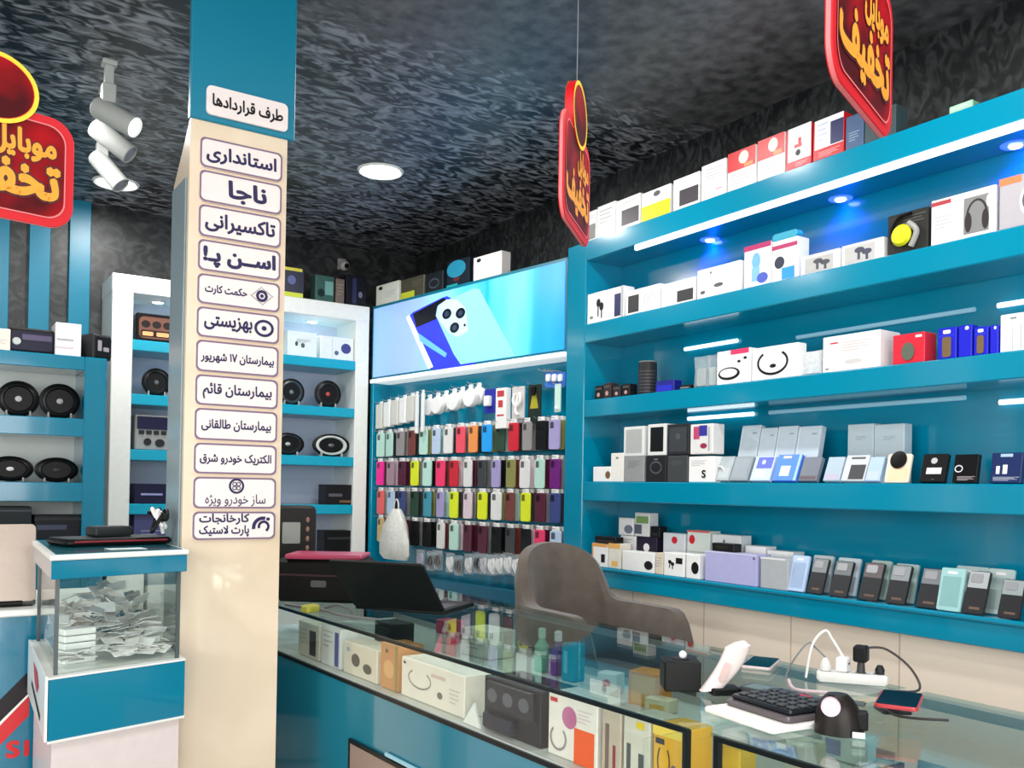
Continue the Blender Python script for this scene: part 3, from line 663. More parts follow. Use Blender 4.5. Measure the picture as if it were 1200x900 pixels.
def hang_sign(label, loc, rz, wire_top, two=True):
    r = empty('hanging_sign', label, 'sign', loc, rz, 'red hanging discount signs')
    W, H = .175, .262
    MB().rr(-W, 0, W, H, .055, -.006, .006, ch=.001, seg=8).obj('plate', [RED], r)
    MB().ell(0, H+.035, .092, .082, -.010, n=36, y1=.010).obj('crest', RED, r)
    for sgn in (-1, 1):
        y = sgn*.0072; M = Matrix.Rotation(PI, 4, 'Z') if sgn > 0 else None
        f = MB().rr(-W+.019, .019, W-.019, H-.019, .042, -.0072, -.0066, seg=8, M=M)
        f.obj('face', MAR, r)
        MB().ring(0, H+.035, .092, .082, .010, -.0112, M=M, n=36).obj('crest_rim', GOLDL, r, flat=True)
        MB().ell(0, H+.035, .080, .070, -.0108, M=M, n=32).obj('crest_face', MAR, r, flat=True)
        mb = MB(); q = MB().rr(-W+.019, .019, W-.019, H-.019, .042, 0, 0, seg=8).v; n = len(q)//2; q = q[:n]
        mb.add([(p[0], -.0078, p[2]) for p in q]+[(p[0]*.98, -.0078, H/2+(p[2]-H/2)*.972) for p in q], [(i, (i+1) % n, n+(i+1) % n, n+i) for i in range(n)], M=M)
        mb.obj('face_rim', PINK, r, flat=True)
        for mt, bo, yy in ((INKD, .09, -.0080), (GOLD, .045, -.0086)):
            mb = MB(); text_mesh(mb, 'موبایل', -.012, .142, .132, .222, yy, bold=bo); text_mesh(mb, 'تخفیف', -.145, .042, .14, .138, yy, bold=bo)
            if M is not None: mb.v = [tuple(M @ Vector(v)) for v in mb.v]
            mb.obj('writing' if mt is GOLD else 'writing_outline', mt, r, flat=True)
    MB().rr(-W-.001, -.001, W+.001, H+.001, .056, -.0035, .0035, seg=8).obj('edge_band', PINK, r)
    MB().tube([(0, 0, H+.11), (0, 0, wire_top-loc[2])], .0012, 5, smooth=False).obj('wire', SILVER, r)
    return r
hang_sign('red hanging sign with gold Persian writing and round crest, cut by the left edge', (.135, 2.40, 2.107), math.radians(12), ZC)
def edge_sign(label, px0, dpt, ang, z):
    c = (px0-PCX)/FOC*dpt; az = YAW+ang
    p = EYE+FW*dpt+RT*c; q = Vector((math.sin(az), math.cos(az), 0))
    m = p+q*.175
    return hang_sign(label, (m.x, m.y, z), math.atan2(q.y, q.x), ZC)
edge_sign('red hanging sign seen almost edge on, above the lit phone poster', 651, 2.12, math.radians(15.0), 2.15)
edge_sign('red hanging sign seen edge on at the top, right above the shelf unit', 963, 1.36, math.radians(36.5), 2.137)

# ------------------------------------------------------------------ chair behind the counter
def chair_fabric():
    m = bpy.data.materials.new('taupe_velvet'); m.use_nodes = True; nt = m.node_tree; b = nt.nodes['Principled BSDF']; N = nt.nodes.new; L = nt.links.new
    tc = N('ShaderNodeTexCoord'); nz = N('ShaderNodeTexNoise'); nz.inputs['Scale'].default_value = 14; nz.inputs['Detail'].default_value = 3; L(tc.outputs['Object'], nz.inputs['Vector'])
    rp = N('ShaderNodeValToRGB'); e = rp.color_ramp.elements; e[0].position = .3; e[0].color = lin((80, 71, 63))+(1,); e[1].position = .75; e[1].color = lin((95, 85, 77))+(1,)
    L(nz.outputs['Fac'], rp.inputs['Fac']); L(rp.outputs[0], b.inputs['Base Color']); b.inputs['Roughness'].default_value = .9; b.inputs['Sheen Weight'].default_value = .25; return m
FAB = chair_fabric()
ch = empty('tub_chair', 'taupe fabric tub chair with rounded back behind the glass counter', 'chair', (2.262, 2.84, 0), 0)
def path(s):                                     # plan of the shell: arm, back, arm; s in -1..1
    a = s*PI*.62
    if abs(a) < PI/2: return Vector((.24*math.sin(a), .24*math.cos(a)))
    e = (abs(a)-PI/2)/(PI*.12); return Vector((math.copysign(.24+.006*e, s), -.30*e))
mb = MB(); NS = 120; NR = 12
for i in range(NS+1):
    s = -1+2*i/NS; c = path(s); d = (path(min(1, s+.01))-path(max(-1, s-.01))).normalized(); nrm = Vector((-d.y, d.x))
    L_ = abs(s)*1.0
    back = 1/(1+math.exp((L_-.47)/.04)); dome = math.sqrt(max(0, 1-(min(L_, .50)/.55)**2))
    zt = 1.045+(.235*dome-.0)*back
    if L_ > .9: zt = 1.045-.13*((L_-.9)/.1)**5
    zb = .66; t = .036+.008*(1-back); lean = .05*back
    ring = []
    for k in range(NR):
        u = k/(NR-1)
        if u < .38: off, z = t, zb+(zt-t-zb)*(u/.38)
        elif u <= .62: a = PI*(u-.38)/.24; off, z = t*math.cos(a), zt-t+t*math.sin(a)
        else: off, z = -t, zt-t-(zt-t-zb)*((u-.62)/.38)
        f = (z-zb)/(zt-zb+1e-6)
        p = c+nrm*(off)+c.normalized()*lean*f; ring.append((p.x, p.y, z))
    mb.v += ring
for i in range(NS):
    for k in range(NR): j = (k+1) % NR; mb.f.append((i*NR+k, i*NR+j, (i+1)*NR+j, (i+1)*NR+k)); mb.m.append(0)
mb.f.append(tuple(range(NR-1, -1, -1))); mb.m.append(0); mb.f.append(tuple(NS*NR+k for k in range(NR))); mb.m.append(0)
mb.obj('backrest_shell', FAB, ch)
sp2 = []
for i in range(25): s = -1+2*i/24; c = path(s)*.83; sp2.append((c.x, c.y))
MB().prism(sp2, .66, .80, ch=.03).obj('seat', FAB, ch)
MB().lathe([(.03, .1), (.03, .66)], 16).obj('post', SILVER, ch)
MB().lathe([(.0, 0), (.22, 0), (.23, .012), (.20, .03), (.05, .05), (.04, .10), (0, .1)], 32).obj('foot_plate', SILVER, ch)

# ------------------------------------------------------------------ goods: one builder per kind
GR = (120, 122, 126); LG = (176, 178, 180); NV = (24, 30, 84); BK = (24, 24, 26); RD = (206, 30, 44); WT = (240, 240, 238)
def prints(parent, spec, w, d, h, name='front_print'):
    """spec: (kind, u0, v0, u1, v1, rgb) on the front face, u and v from 0 to 1."""
    mb = MB(); mats = []; y = -d/2-.0007
    for k, (kind, u0, v0, u1, v1, c) in enumerate(spec):
        m = K(c, .4)
        if m not in mats: mats.append(m)
        mi = mats.index(m); x0, x1, z0, z1 = (u0-.5)*w, (u1-.5)*w, v0*h, v1*h; yy = y-.0002*k
        if kind == 'r': mb.quad(x0, z0, x1, z1, yy, mi)
        elif kind == 'o': mb.ell((x0+x1)/2, (z0+z1)/2, (x1-x0)/2, (z1-z0)/2, yy, mi)
        elif kind == 'q': mb.ring((x0+x1)/2, (z0+z1)/2, (x1-x0)/2, (z1-z0)/2, min(x1-x0, z1-z0)*.14, yy, mi)
        elif kind == 'arc': mb.ring((x0+x1)/2, (z0+z1)/2, (x1-x0)/2, (z1-z0)/2, min(x1-x0, z1-z0)*.10, yy, mi, a0=-230, a1=50)
        elif kind == 'l':
            n = 4
            for i in range(n): zz = z1-(z1-z0)*(i+.1)/n; mb.quad(x0, zz-(z1-z0)*.28/n, x0+(x1-x0)*(1, .82, .93, .6)[i], zz, yy, mi)
        elif kind == 'bud':
            mb.ell(x0+(x1-x0)*.3, z1-(z1-z0)*.25, (x1-x0)*.26, (z1-z0)*.2, yy, mi); mb.ell(x0+(x1-x0)*.68, z1-(z1-z0)*.45, (x1-x0)*.26, (z1-z0)*.2, yy, mi)
            mb.quad(x0+(x1-x0)*.2, z0+(z1-z0)*.1, x0+(x1-x0)*.34, z1-(z1-z0)*.3, yy-.0001, mi); mb.quad(x0+(x1-x0)*.62, z0, x0+(x1-x0)*.76, z1-(z1-z0)*.5, yy-.0001, mi)
        elif kind == 'hp':                          # headphones
            mb.ring((x0+x1)/2, z0+(z1-z0)*.45, (x1-x0)*.46, (z1-z0)*.52, (x1-x0)*.09, yy, mi, a0=0, a1=180)
            mb.ell(x0+(x1-x0)*.14, z0+(z1-z0)*.32, (x1-x0)*.15, (z1-z0)*.3, yy-.0001, mi); mb.ell(x1-(x1-x0)*.14, z0+(z1-z0)*.32, (x1-x0)*.15, (z1-z0)*.3, yy-.0001, mi)
    return mb.obj(name, mats, parent, flat=True)
BOXC = {}
def carton(name, w, d, h, color, rough=.42, c=.0025, lid=True):
    mb = MB().box(-w/2, -d/2, 0, w/2, d/2, h, c)
    if lid and h > .03:                             # tuck flap: a thin lip along the front and side of the top
        mb.box(-w/2+.004, -d/2-.0004, h-.006, w/2-.004, -d/2+.002, h-.0048).box(w/2-.002, -d/2+.004, h-.02, w/2+.0004, d/2-.004, h-.0188)
    return mb.mesh(name, K(color, rough))
def wall_item(x0, x1, yt, zb, off=.012, base_y=None, top_mid=True):
    """Front-left and front-right edges and top edge as seen in the photo -> place and size on a shelf of the right wall."""
    X = XW+off; p0, p1 = onX(x0, yt, X), onX(x1, yt, X); pm = onX((x0+x1)/2, yt, X)
    return X, (p0.y+p1.y)/2, abs(p0.y-p1.y), pm.z-zb
RZW = -PI/2
def wbox(name, label, cat, x0, x1, yt, zb, color, spec=(), d=.07, off=.012, grp=None, rz=0, extra=None, rough=.42):
    X, y, w, h = wall_item(x0, x1, yt, zb, off); w *= .985; y = min(y, 3.643-w/2) if zb < 2.7 else y; d = min(d, XB-.032-X-.004)
    o = bpy.data.objects.new(name, carton(name, w, d, h, color, rough)); C.objects.link(o)
    o.location = (X+d/2, y, zb+.0005); o.rotation_euler = (0, 0, RZW+rz); tag(o, label, cat, grp)
    if spec: prints(o, spec, w, d, h)
    if extra: extra(o, w, d, h)
    return o
ZA, ZB_, ZC_, ZD, ZE = 2.765, 2.340, 1.953, 1.540, 1.118
# ---- top of the shelf unit
g = 'boxes along the top of the shelf unit'
wbox('gadget_box', 'white box with dark lower half, far left end on top of the shelf unit', 'box', 684, 699, 248, ZA, WT, [('r', .08, .05, .95, .55, (70, 74, 64)), ('l', .1, .65, .9, .85, LG)], grp=g)
wbox('gadget_box', 'narrow plain white box on top of the unit, second from its left end', 'box', 700, 721, 239, ZA, WT, [('l', .15, .35, .85, .85, LG)], grp=g)
wbox('gadget_box', 'white box with dark square, left of the lime box on the unit top', 'box', 722, 750, 231, ZA, WT, [('r', .25, .12, .97, .62, (66, 60, 66)), ('l', .3, .72, .9, .88, LG)], grp=g)
wbox('gadget_box', 'white box with lime green lower half on top of the shelf unit', 'box', 752, 786, 221, ZA, WT, [('r', 0, 0, 1, .52, (206, 214, 20)), ('o', .42, .74, .66, .92, (90, 92, 96)), ('l', .3, .3, .7, .44, (240, 190, 40))], grp=g)
wbox('gadget_box', 'white box with dark square, right of the lime box on the unit top', 'box', 789, 820, 206, ZA, WT, [('r', .25, .1, .97, .6, (66, 60, 66)), ('l', .3, .7, .9, .88, LG)], grp=g)
wbox('gadget_box', 'tall plain white box beside the red and white boxes on the unit top', 'box', 822, 851, 190, ZA, WT, [('l', .15, .5, .85, .85, LG), ('r', .6, .2, .85, .24, (230, 150, 150))], grp=g)
for x0, x1, yt, t in ((853, 886, 175, 'left'), (888, 920, 160, 'right')):
    wbox('gadget_box', 'box with red top and white bottom, %s one of the pair on the unit top' % t, 'box', x0, x1, yt, ZA, WT, [('r', 0, .5, 1, 1, (204, 16, 26)), ('o', .4, .62, .75, .95, (240, 214, 200)), ('r', .6, .52, .9, .62, (240, 130, 60)), ('l', .1, .1, .9, .42, LG)], grp=g)
wbox('gadget_box', 'white box with red mark and red foot band on the unit top', 'box', 921, 951, 148, ZA, (198, 24, 40), [('r', .1, .2, 1, 1, WT), ('r', .35, .5, .65, .58, RD), ('r', .5, .55, .62, .72, RD), ('o', .4, .3, .6, .45, BK), ('l', .4, .04, .9, .15, (240, 200, 200))], grp=g)
wbox('gadget_box', 'white box with navy panel and red foot band on the unit top', 'box', 953, 989, 137, ZA, (198, 20, 32), [('r', .06, .28, 1, 1, WT), ('r', .58, .3, 1, .86, NV), ('l', .14, .4, .5, .9, (180, 196, 220)), ('l', .2, .05, .9, .2, (250, 190, 190))], grp=g)
wbox('gadget_box', 'slate blue box behind the tip of the right red hanging sign', 'box', 991, 1012, 134, ZA, (62, 88, 124), [('l', .2, .2, .8, .5, (150, 170, 190))], grp=g)
wbox('gadget_box', 'dark grey green box right of the slate blue box on the unit top', 'box', 1013, 1050, 128, ZA, (52, 72, 76), [('l', .1, .75, .9, .95, (110, 170, 140))], grp=g)
wbox('gadget_box', 'flat pale mint box at the right end of the unit top', 'box', 1112, 1140, 121, ZA, (150, 205, 170), [('l', .1, .3, .9, .8, WT)], grp=g)
# ---- first shelf below
g = 'boxes on the upper shelf'
def fig(c): return [('o', .5, .5, .7, .75, c), ('r', .45, .1, .75, .55, c)]
wbox('gadget_box', 'white box with a small black figure, left end of the upper shelf', 'box', 687, 708, 343, ZB_, WT, [('bud', .5, .12, .95, .8, BK), ('o', .15, .15, .35, .25, GR)], grp=g)
wbox('gadget_box', 'slim white box with navy side, second on the upper shelf', 'box', 710, 731, 337, ZB_, WT, [('r', .5, .06, .98, .78, NV), ('r', .85, 0, 1, 1, LG)], grp=g)
wbox('gadget_box', 'long white box with dark square at its left, on the upper shelf', 'box', 733, 774, 337, ZB_, WT, [('r', .08, .08, .4, .78, (56, 56, 56)), ('l', .5, .3, .95, .7, LG)], grp=g)
wbox('gadget_box', 'long white box with dark square at its right, on the upper shelf', 'box', 775, 815, 329, ZB_, WT, [('r', .48, .08, .95, .56, (56, 56, 56)), ('l', .05, .35, .42, .7, LG)], grp=g)
wbox('gadget_box', 'white box with small grey marks right of the long boxes, upper shelf', 'box', 817, 868, 311, ZB_, WT, [('o', .4, .28, .62, .42, (84, 84, 88)), ('o', .08, .14, .2, .26, (84, 84, 88)), ('l', .55, .55, .85, .75, LG), ('o', .3, .78, .36, .86, GR)], grp=g)
fa = [('o', .3, .4, .62, .8, (110, 176, 214)), ('r', .3, .12, .6, .45, (130, 186, 224)), ('r', 0, .88, 1, 1, (176, 30, 96)), ('o', .5, .05, .9, .3, (70, 90, 190))]
wbox('gadget_box', 'white box with blue figure and magenta top edge on the upper shelf', 'box', 872, 904, 286, ZB_, WT, fa, grp=g)
wbox('gadget_box', 'white pack with blue figure and round turquoise top on the upper shelf', 'box', 905, 935, 280, ZB_, WT, [('o', .1, .3, .5, .6, (40, 46, 70)), ('r', .4, .02, .9, .3, (40, 150, 220)), ('r', 0, .78, 1, .88, (180, 40, 100)), ('l', .1, .6, .5, .75, LG)], grp=g,
     extra=lambda o, w, d, h: MB().rr(-w/2, h, w/2, h+.028, .02, -d/2, -d/2+.03).obj('hang_tab', K((30, 160, 190)), o))
wbox('earbud_box', 'white earbud box with dark picture, left of its twin on the upper shelf', 'box', 938, 984, 296, ZB_, (232, 232, 228), [('r', .12, .06, .85, .82, (186, 184, 182)), ('bud', .32, .1, .8, .75, (74, 74, 84)), ('l', .1, .86, .9, .96, LG)], grp=g)
wbox('earbud_box', 'white earbud box with dark picture beside the black headphone pack', 'box', 986, 1036, 283, ZB_, (232, 232, 228), [('r', .08, .06, .8, .86, (190, 188, 186)), ('bud', .3, .1, .76, .8, (70, 72, 92)), ('l', .1, .88, .9, .97, LG)], grp=g)
def yellow_phones(o, w, d, h):
    mb = MB(); mb.lathe([(.0, 0), (.034, 0), (.038, .012), (.030, .022), (0, .024)], 24, 1, Matrix.Translation((-.015, -d/2-.001, h*.42)) @ AXIS_Y @ Matrix.Scale(1, 4))
    mb.tube([(-.052, -d/2-.008, h*.3), (-.058, -d/2-.008, h*.6), (-.03, -d/2-.008, h*.88), (.02, -d/2-.008, h*.92)], .006, 8, 0)
    mb.tube([(.02, -d/2-.008, h*.1), (.04, -d/2-.008, h*.45), (.01, -d/2-.008, h*.7)], .010, 8, 2)
    mb.obj('headphones', [BLACK, K((214, 214, 20)), K((150, 150, 146))], o)
wbox('headphone_pack', 'black pack with yellow headphones on the upper shelf', 'headphones', 1040, 1088, 248, ZB_, (42, 42, 40), [('l', .4, .6, .95, .9, (90, 88, 84))], grp=g, extra=yellow_phones)
wbox('headphone_box', 'large white headphone box with picture window on the upper shelf', 'box', 1091, 1168, 226, ZB_, WT, [('r', 0, .86, .32, .95, (170, 60, 66)), ('l', .06, .3, .36, .62, LG), ('r', .52, .08, .9, .86, (128, 128, 128)), ('hp', .54, .1, .9, .82, (56, 50, 52)), ('o', .86, .55, .98, .85, WT)], grp=g)
wbox('camera_box', 'grey box with orange corner and round lens at the right photo edge', 'box', 1171, 1216, 205, ZB_, (176, 172, 178), [('r', 0, .86, .6, 1, (238, 128, 80)), ('o', .55, .2, .98, .75, WT), ('o', .62, .28, .94, .68, (90, 90, 94))], grp=g)
# ---- second shelf
g = 'goods on the second shelf'
for i, (a, b_, yt, c, lb) in enumerate(((697, 706, 452, BK, 'small black gadget at the left end of the second shelf'), (707, 716, 449, (54, 44, 46), 'small dark brown gadget second on the second shelf'), (718, 727, 452, (40, 40, 44), 'small charcoal gadget third on the second shelf'), (729, 738, 450, BK, 'small black gadget left of the black cylinder speaker'))):
    wbox('small_gadget', lb, 'gadget', a, b_, yt, ZC_, c, [('o', .3, .2, .7, .5, (190, 150, 140)), ('r', .1, .7, .9, .85, (80, 76, 72))], d=.05, off=.03, grp=g)
def cyl(name, label, cat, x0, x1, yt, zb, col, off=.04, top=None, dome=False):
    X, y, w, h = wall_item(x0, x1, yt, zb, off); r = (x1-x0)/2/FOC*(Vector((X, y, zb))-EYE).dot(FW)
    o = empty(name, label, cat, (X+r, y, zb+.001), RZW)
    MB().lathe([(r*.94, 0), (r, .004), (r, h-.012), (r*.95, h-.002), (r*.7, h)], 24).obj('body', col, o)
    MB().lathe([(r*.9, h-.001), (r*.96, h+.004), (r*.5, h+.005), (0, h+.005)], 24).obj('cap', top or DARK, o)
    mb = MB()
    for k in range(7): mb.lathe([(r*1.006, h*.1+k*h*.1), (r*1.006, h*.1+k*h*.1+.004)], 24, closed=True)
    mb.obj('grille', K((70, 70, 72)), o); return o
cyl('portable_speaker', 'black cylinder speaker with grey top standing on the second shelf', 'speaker', 740, 762, 424, ZC_, DARK, top=K((150, 152, 150)))
wbox('small_gadget', 'blue and black gadget beside the black cylinder speaker', 'gadget', 768, 790, 446, ZC_, (20, 24, 130), [('r', .1, .1, .9, .6, (30, 40, 190))], d=.05, off=.03)
wbox('small_gadget', 'flat black gadget left of the clear bags on the second shelf', 'gadget', 796, 809, 451, ZC_, BK, [('r', .1, .3, .9, .6, GR)], d=.04, off=.03)
def pack(name, label, cat, x0, x1, yt, zb, film_m, inner=None, off=.03, tilt=0):
    X, y, w, h = wall_item(x0, x1, yt, zb, off)
    o = empty(name, label, cat, (X+.025, y, zb+.003), RZW)
    prof = [(-w/2, 0), (w/2, 0), (w*.46, h*.5), (w*.5, h), (w*.1, h*.985), (-w*.5, h), (-w*.46, h*.5)]
    MB().prism(prof, -.02, .02, 'y', ch=.008).obj('bag', film_m, o)
    if inner: MB().rr(-w*.36, h*.05, w*.36, h*.62, .01, -.012, .012, ch=.003).obj('contents', K(inner), o)
    return o
pack('clear_pack', 'clear plastic pack left of the neckband boxes, first of two', 'pack', 812, 826, 418, ZC_, CLEAR, (150, 160, 160))
pack('clear_pack', 'clear plastic pack touching the neckband box with pink corner', 'pack', 827, 839, 416, ZC_, CLEAR, (176, 184, 184), off=.045)
wbox('neckband_box', 'white neckband box with bright pink corner on the second shelf', 'box', 840, 880, 410, ZC_, WT, [('o', .05, .12, .7, .5, BK), ('o', .1, .2, .62, .46, WT), ('r', .42, .86, .95, 1, (232, 50, 100)), ('o', .62, .6, .72, .68, BK), ('o', .8, .68, .9, .76, BK)], grp=g, d=.05)
wbox('neckband_box', 'white neckband box with a round black loop on the second shelf', 'box', 881, 936, 405, ZC_, WT, [('arc', .12, .12, .8, .9, BK), ('o', .4, .34, .54, .46, BK)], grp=g, d=.05)
pack('clear_pack', 'white pack with dark earphones and yellow tag on the second shelf', 'pack', 938, 961, 412, ZC_, film('white_film', (240, 244, 246), .75), (60, 60, 84))
wbox('gadget_box', 'wide white box with faint line drawing on the second shelf', 'box', 964, 1032, 391, ZC_, (244, 240, 238), [('r', .3, .06, .98, .94, (234, 224, 222)), ('r', .14, .78, .28, .82, RD), ('l', .36, .5, .85, .8, (205, 196, 196)), ('o', .4, .18, .7, .3, (205, 200, 200)), ('r', .06, .08, .12, .12, GR)], grp=g, d=.12)
def oval_window(o, w, d, h): MB().ell(0, h*.4, w*.2, h*.3, -d/2-.0005, y1=-d/2-.004).obj('window', K((96, 104, 92), .2), o)
wbox('red_pack', 'bright red pack with dark oval window on the second shelf', 'box', 1046, 1084, 391, ZC_, (222, 30, 54), [('r', .72, .84, .92, .92, WT)], grp=g, extra=oval_window)
def gold_win(o, w, d, h):
    mb = MB().rr(-w*.24, h*.06, w*.24, h*.7, .008, -d/2-.003, -d/2-.0004); mb.obj('window', K((118, 96, 66), .25), o)
    MB().rr(-w*.2, h*.8, w*.2, h*.92, .004, -d/2-.002, -d/2-.0004).obj('hang_slot', CARD, o)
for x0, x1, yt, lb, gw in ((1099, 1121, 384, 'blue pack with gold window nearest the red pack', True), (1123, 1139, 381, 'plain blue pack between the two gold windowed packs', False), (1141, 1158, 383, 'blue pack with gold window, second from the red pack', True), (1160, 1170, 381, 'plain blue pack touching the white box at the photo edge', False)):
    wbox('blue_pack', lb, 'pack', x0, x1, yt, ZC_, (12, 22, 200), [('o', .5, .84, .8, .96, (220, 228, 250))] if not gw else [('r', .1, .74, .9, .76, (60, 80, 230))], d=.04, grp=g, extra=gold_win if gw else None)
wbox('gadget_box', 'tall white box with grooves at the right photo edge, second shelf', 'box', 1172, 1222, 366, ZC_, (232, 242, 246), [('r', .3, .05, .32, .7, LG), ('r', .5, .05, .52, .7, LG), ('r', .7, .05, .72, .7, LG), ('r', .25, .86, .4, .9, GR)], grp=g, d=.1)
# ---- third shelf
g = 'boxes on the third shelf'
wbox('gadget_box', 'low white box with brown mark at the left end of the third shelf', 'box', 695, 716, 547, ZD, WT, [('o', .7, .2, .98, .7, (120, 90, 60))], grp=g)
wbox('gadget_box', 'plain white box third shelf, beside the silver cubes', 'box', 716, 731, 531, ZD, (236, 234, 226), [('r', .4, .8, .6, .86, GR)], grp=g)
lowers = [(731, 755, 534, (146, 148, 148), 'silver grey cube carrying the white box with silver front', [('l', .2, .5, .8, .8, (120, 122, 122))]), (757, 781, 534, (34, 34, 36), 'black cube with faint ring below the white framed box', [('q', .2, .3, .8, .8, (76, 76, 78)), ('r', .4, .84, .6, .88, GR)]), (782, 806, 534, (62, 64, 66), 'charcoal cube below the black box on the third shelf', [('l', .2, .6, .8, .8, (96, 96, 98))]), (807, 838, 535, WT, 'white box with black letter on the third shelf', [('l', .1, .6, .7, .85, LG)])]
low = []
for x0, x1, yt, c, lb, spv in lowers:
    o = wbox('gadget_box', lb, 'box', x0, x1, yt, ZD, c, spv, grp=g); low.append(o)
    if c == WT:
        w_, h_ = .1, .1; mb = MB(); text_mesh(mb, 'S', .0, .02, .03, .052, -.0367, rtl=False, bold=.03); mb.obj('printed_letter', BLACK, o, flat=True)
zt = onX(770, 534, XW+.012).z+.001
for x0, x1, yt, c, lb, spv in ((731, 755, 500, (222, 224, 222), 'white box with silver front on top of the silver cube', [('r', .12, .1, .9, .9, (176, 178, 176))]), (759, 781, 497, (224, 224, 222), 'white framed box with black window stacked on the black cube', [('r', .16, .12, .86, .9, (16, 18, 20))]), (782, 808, 497, (40, 42, 46), 'black box stacked on the charcoal cube', [('r', .1, .1, .9, .9, (58, 60, 64)), ('o', .4, .5, .6, .7, (80, 84, 90))]), (809, 836, 497, (226, 224, 222), 'white box with purple and pink picture stacked on third shelf', [('r', .15, .5, .42, .92, (190, 70, 110)), ('r', .4, .6, .75, .95, (50, 50, 150)), ('o', .45, .18, .75, .36, (150, 40, 70)), ('r', .8, .1, .86, .9, LG)])):
    wbox('gadget_box', lb, 'box', x0, x1, yt, zt, c, spv, grp='boxes stacked on the third shelf')
X_, y_, w_, h_ = wall_item(837, 850, 537, ZD, .03)
o = empty('white_cable', 'coiled white cable beside the white lettered box on the third shelf', 'cable', (X_, y_, ZD), RZW)
mb = MB(); mb.tube([(.03*math.cos(t*.5)*(1+.1*math.sin(t)), .006*math.sin(t*1.7), .036+.033*math.sin(t*.5)) for t in range(26)], .0035, 8); mb.obj('coil', CARD, o)
def lean_box(name, label, cat, x0, x1, yt, zb, color, spec=(), off=.02, tilt=16, th=.03, grp=None, extra=None, hscale=1.0, rough=.35, r=0):
    X, y, w, h = wall_item(x0, x1, yt, zb, off+.04); h = h/math.cos(math.radians(tilt))*hscale; t = math.radians(tilt)
    mb = MB()
    if r: mb.rr(-w/2, 0, w/2, h, r, -th/2, th/2, ch=.002)
    else: mb.box(-w/2, -th/2, 0, w/2, th/2, h, .002)
    o = mb.obj(name, K(color, rough) if isinstance(color, tuple) else color, None, (XW+off+th/2, y, zb+th/2*math.sin(t)+.0005), (-t, 0, RZW)); tag(o, label, cat, grp)
    if spec: prints(o, spec, w, th, h)
    if extra: extra(o, w, th, h)
    return o
g = 'pale phone boxes leaning at the back of the third shelf'
for x0, x1, yt, lb in ((868, 890, 500, 'tall pale blue phone box with bright edge, first of four leaning at the back'), (891, 910, 503, 'tall pale grey phone box, second of four leaning at the back'), (911, 934, 501, 'tall pale grey phone box, third of four leaning at the back'), (935, 962, 501, 'tall pale grey phone box, fourth of four leaning at the back')):
    lean_box('phone_box', lb, 'phone box', x0, x1, yt, ZD, (196, 210, 220), [('r', .05, .04, .1, .96, (226, 236, 244)), ('r', .62, .84, .84, .87, (150, 166, 180))], off=.085, tilt=12, th=.03, grp=g)
g = 'phone boxes leaning at the front of the third shelf'
def lb_(x0, x1, yt, c, lb, spec, **k): return lean_box('phone_box', lb, 'phone box', x0, x1, yt, ZD, c, spec, off=k.pop('off', .012), tilt=k.pop('tilt', 22), th=.022, grp=g, **k)
lb_(846, 861, 537, (170, 182, 186), 'grey phone box beside the white cable coil, front of third shelf', [('r', .1, .1, .9, .5, (188, 196, 200))])
lb_(862, 883, 537, (140, 152, 160), 'mid grey phone box left of the two blue ones, third shelf', [('r', .1, .1, .9, .9, (150, 160, 168))])
bl = (80, 140, 245)
lb_(886, 909, 537, (196, 214, 236), 'pale phone box with violet top picture, left of the bright blue one', [('r', .18, .5, .95, .95, (92, 108, 214)), ('o', .4, .65, .6, .85, (200, 210, 250)), ('r', .2, .12, .7, .42, (246, 248, 255))])
lb_(912, 940, 535, bl, 'bright blue phone box with white picture, front of third shelf', [('r', .26, .18, .66, .56, (236, 244, 255)), ('r', .25, .84, .6, .94, (226, 206, 196)), ('r', .9, 0, 1, 1, (170, 205, 250))])
lb_(943, 964, 538, (118, 124, 138), 'slate grey phone box right of the bright blue one', [('r', .05, .05, .95, .2, (100, 84, 94))])
lb_(972, 991, 538, (176, 196, 210), 'pale blue grey phone box in front of the big pale boxes', [('r', .1, .05, .9, .3, (190, 186, 206))])
lb_(993, 1020, 536, (206, 212, 216), 'pale phone box with dark picture in front of the big pale boxes', [('r', .3, .06, .95, .62, (58, 60, 64)), ('r', .25, .84, .85, .92, (90, 92, 96))])
lb_(1021, 1038, 538, (176, 200, 226), 'pale blue phone box left of the cream phone', [('r', .1, .05, .9, .4, (190, 205, 236))])
for x0, x1, lb in ((994, 1024, 'big pale grey box at the back, left of a touching pair'), (1025, 1060, 'big pale grey box at the back, right of a touching pair')):
    wbox('phone_box', lb, 'phone box', x0, x1, 497, ZD, (190, 206, 212), [('l', .3, .72, .75, .8, (140, 158, 166)), ('r', 0, 0, .03, 1, (206, 220, 226))], d=.05, off=.14, grp='big pale boxes at the back of the third shelf')
def cam_disc(o, w, t, h): MB().lathe([(0, 0), (.03, 0), (.032, .004), (.026, .006), (0, .006)], 24, 0, Matrix.Translation((0, -t/2, h*.78)) @ AXIS_Y).obj('camera_ring', BLACK, o)
lean_box('dummy_phone', 'cream phone with large round black camera on the third shelf', 'phone', 1044, 1072, 533, ZD, (246, 228, 204), [('r', .12, .05, .95, .5, (250, 212, 176))], off=.012, tilt=-14+28, th=.012, grp=g, extra=cam_disc, r=.008)
lean_box('phone_box', 'black phone box with white picture, nearest the cream phone', 'phone box', 1085, 1114, 534, ZD, (14, 14, 16), [('o', .36, .64, .62, .86, (190, 190, 196)), ('r', .24, .28, .84, .5, (240, 240, 242)), ('r', .5, .08, .6, .1, GR)], off=.012, tilt=16, th=.02, grp=g)
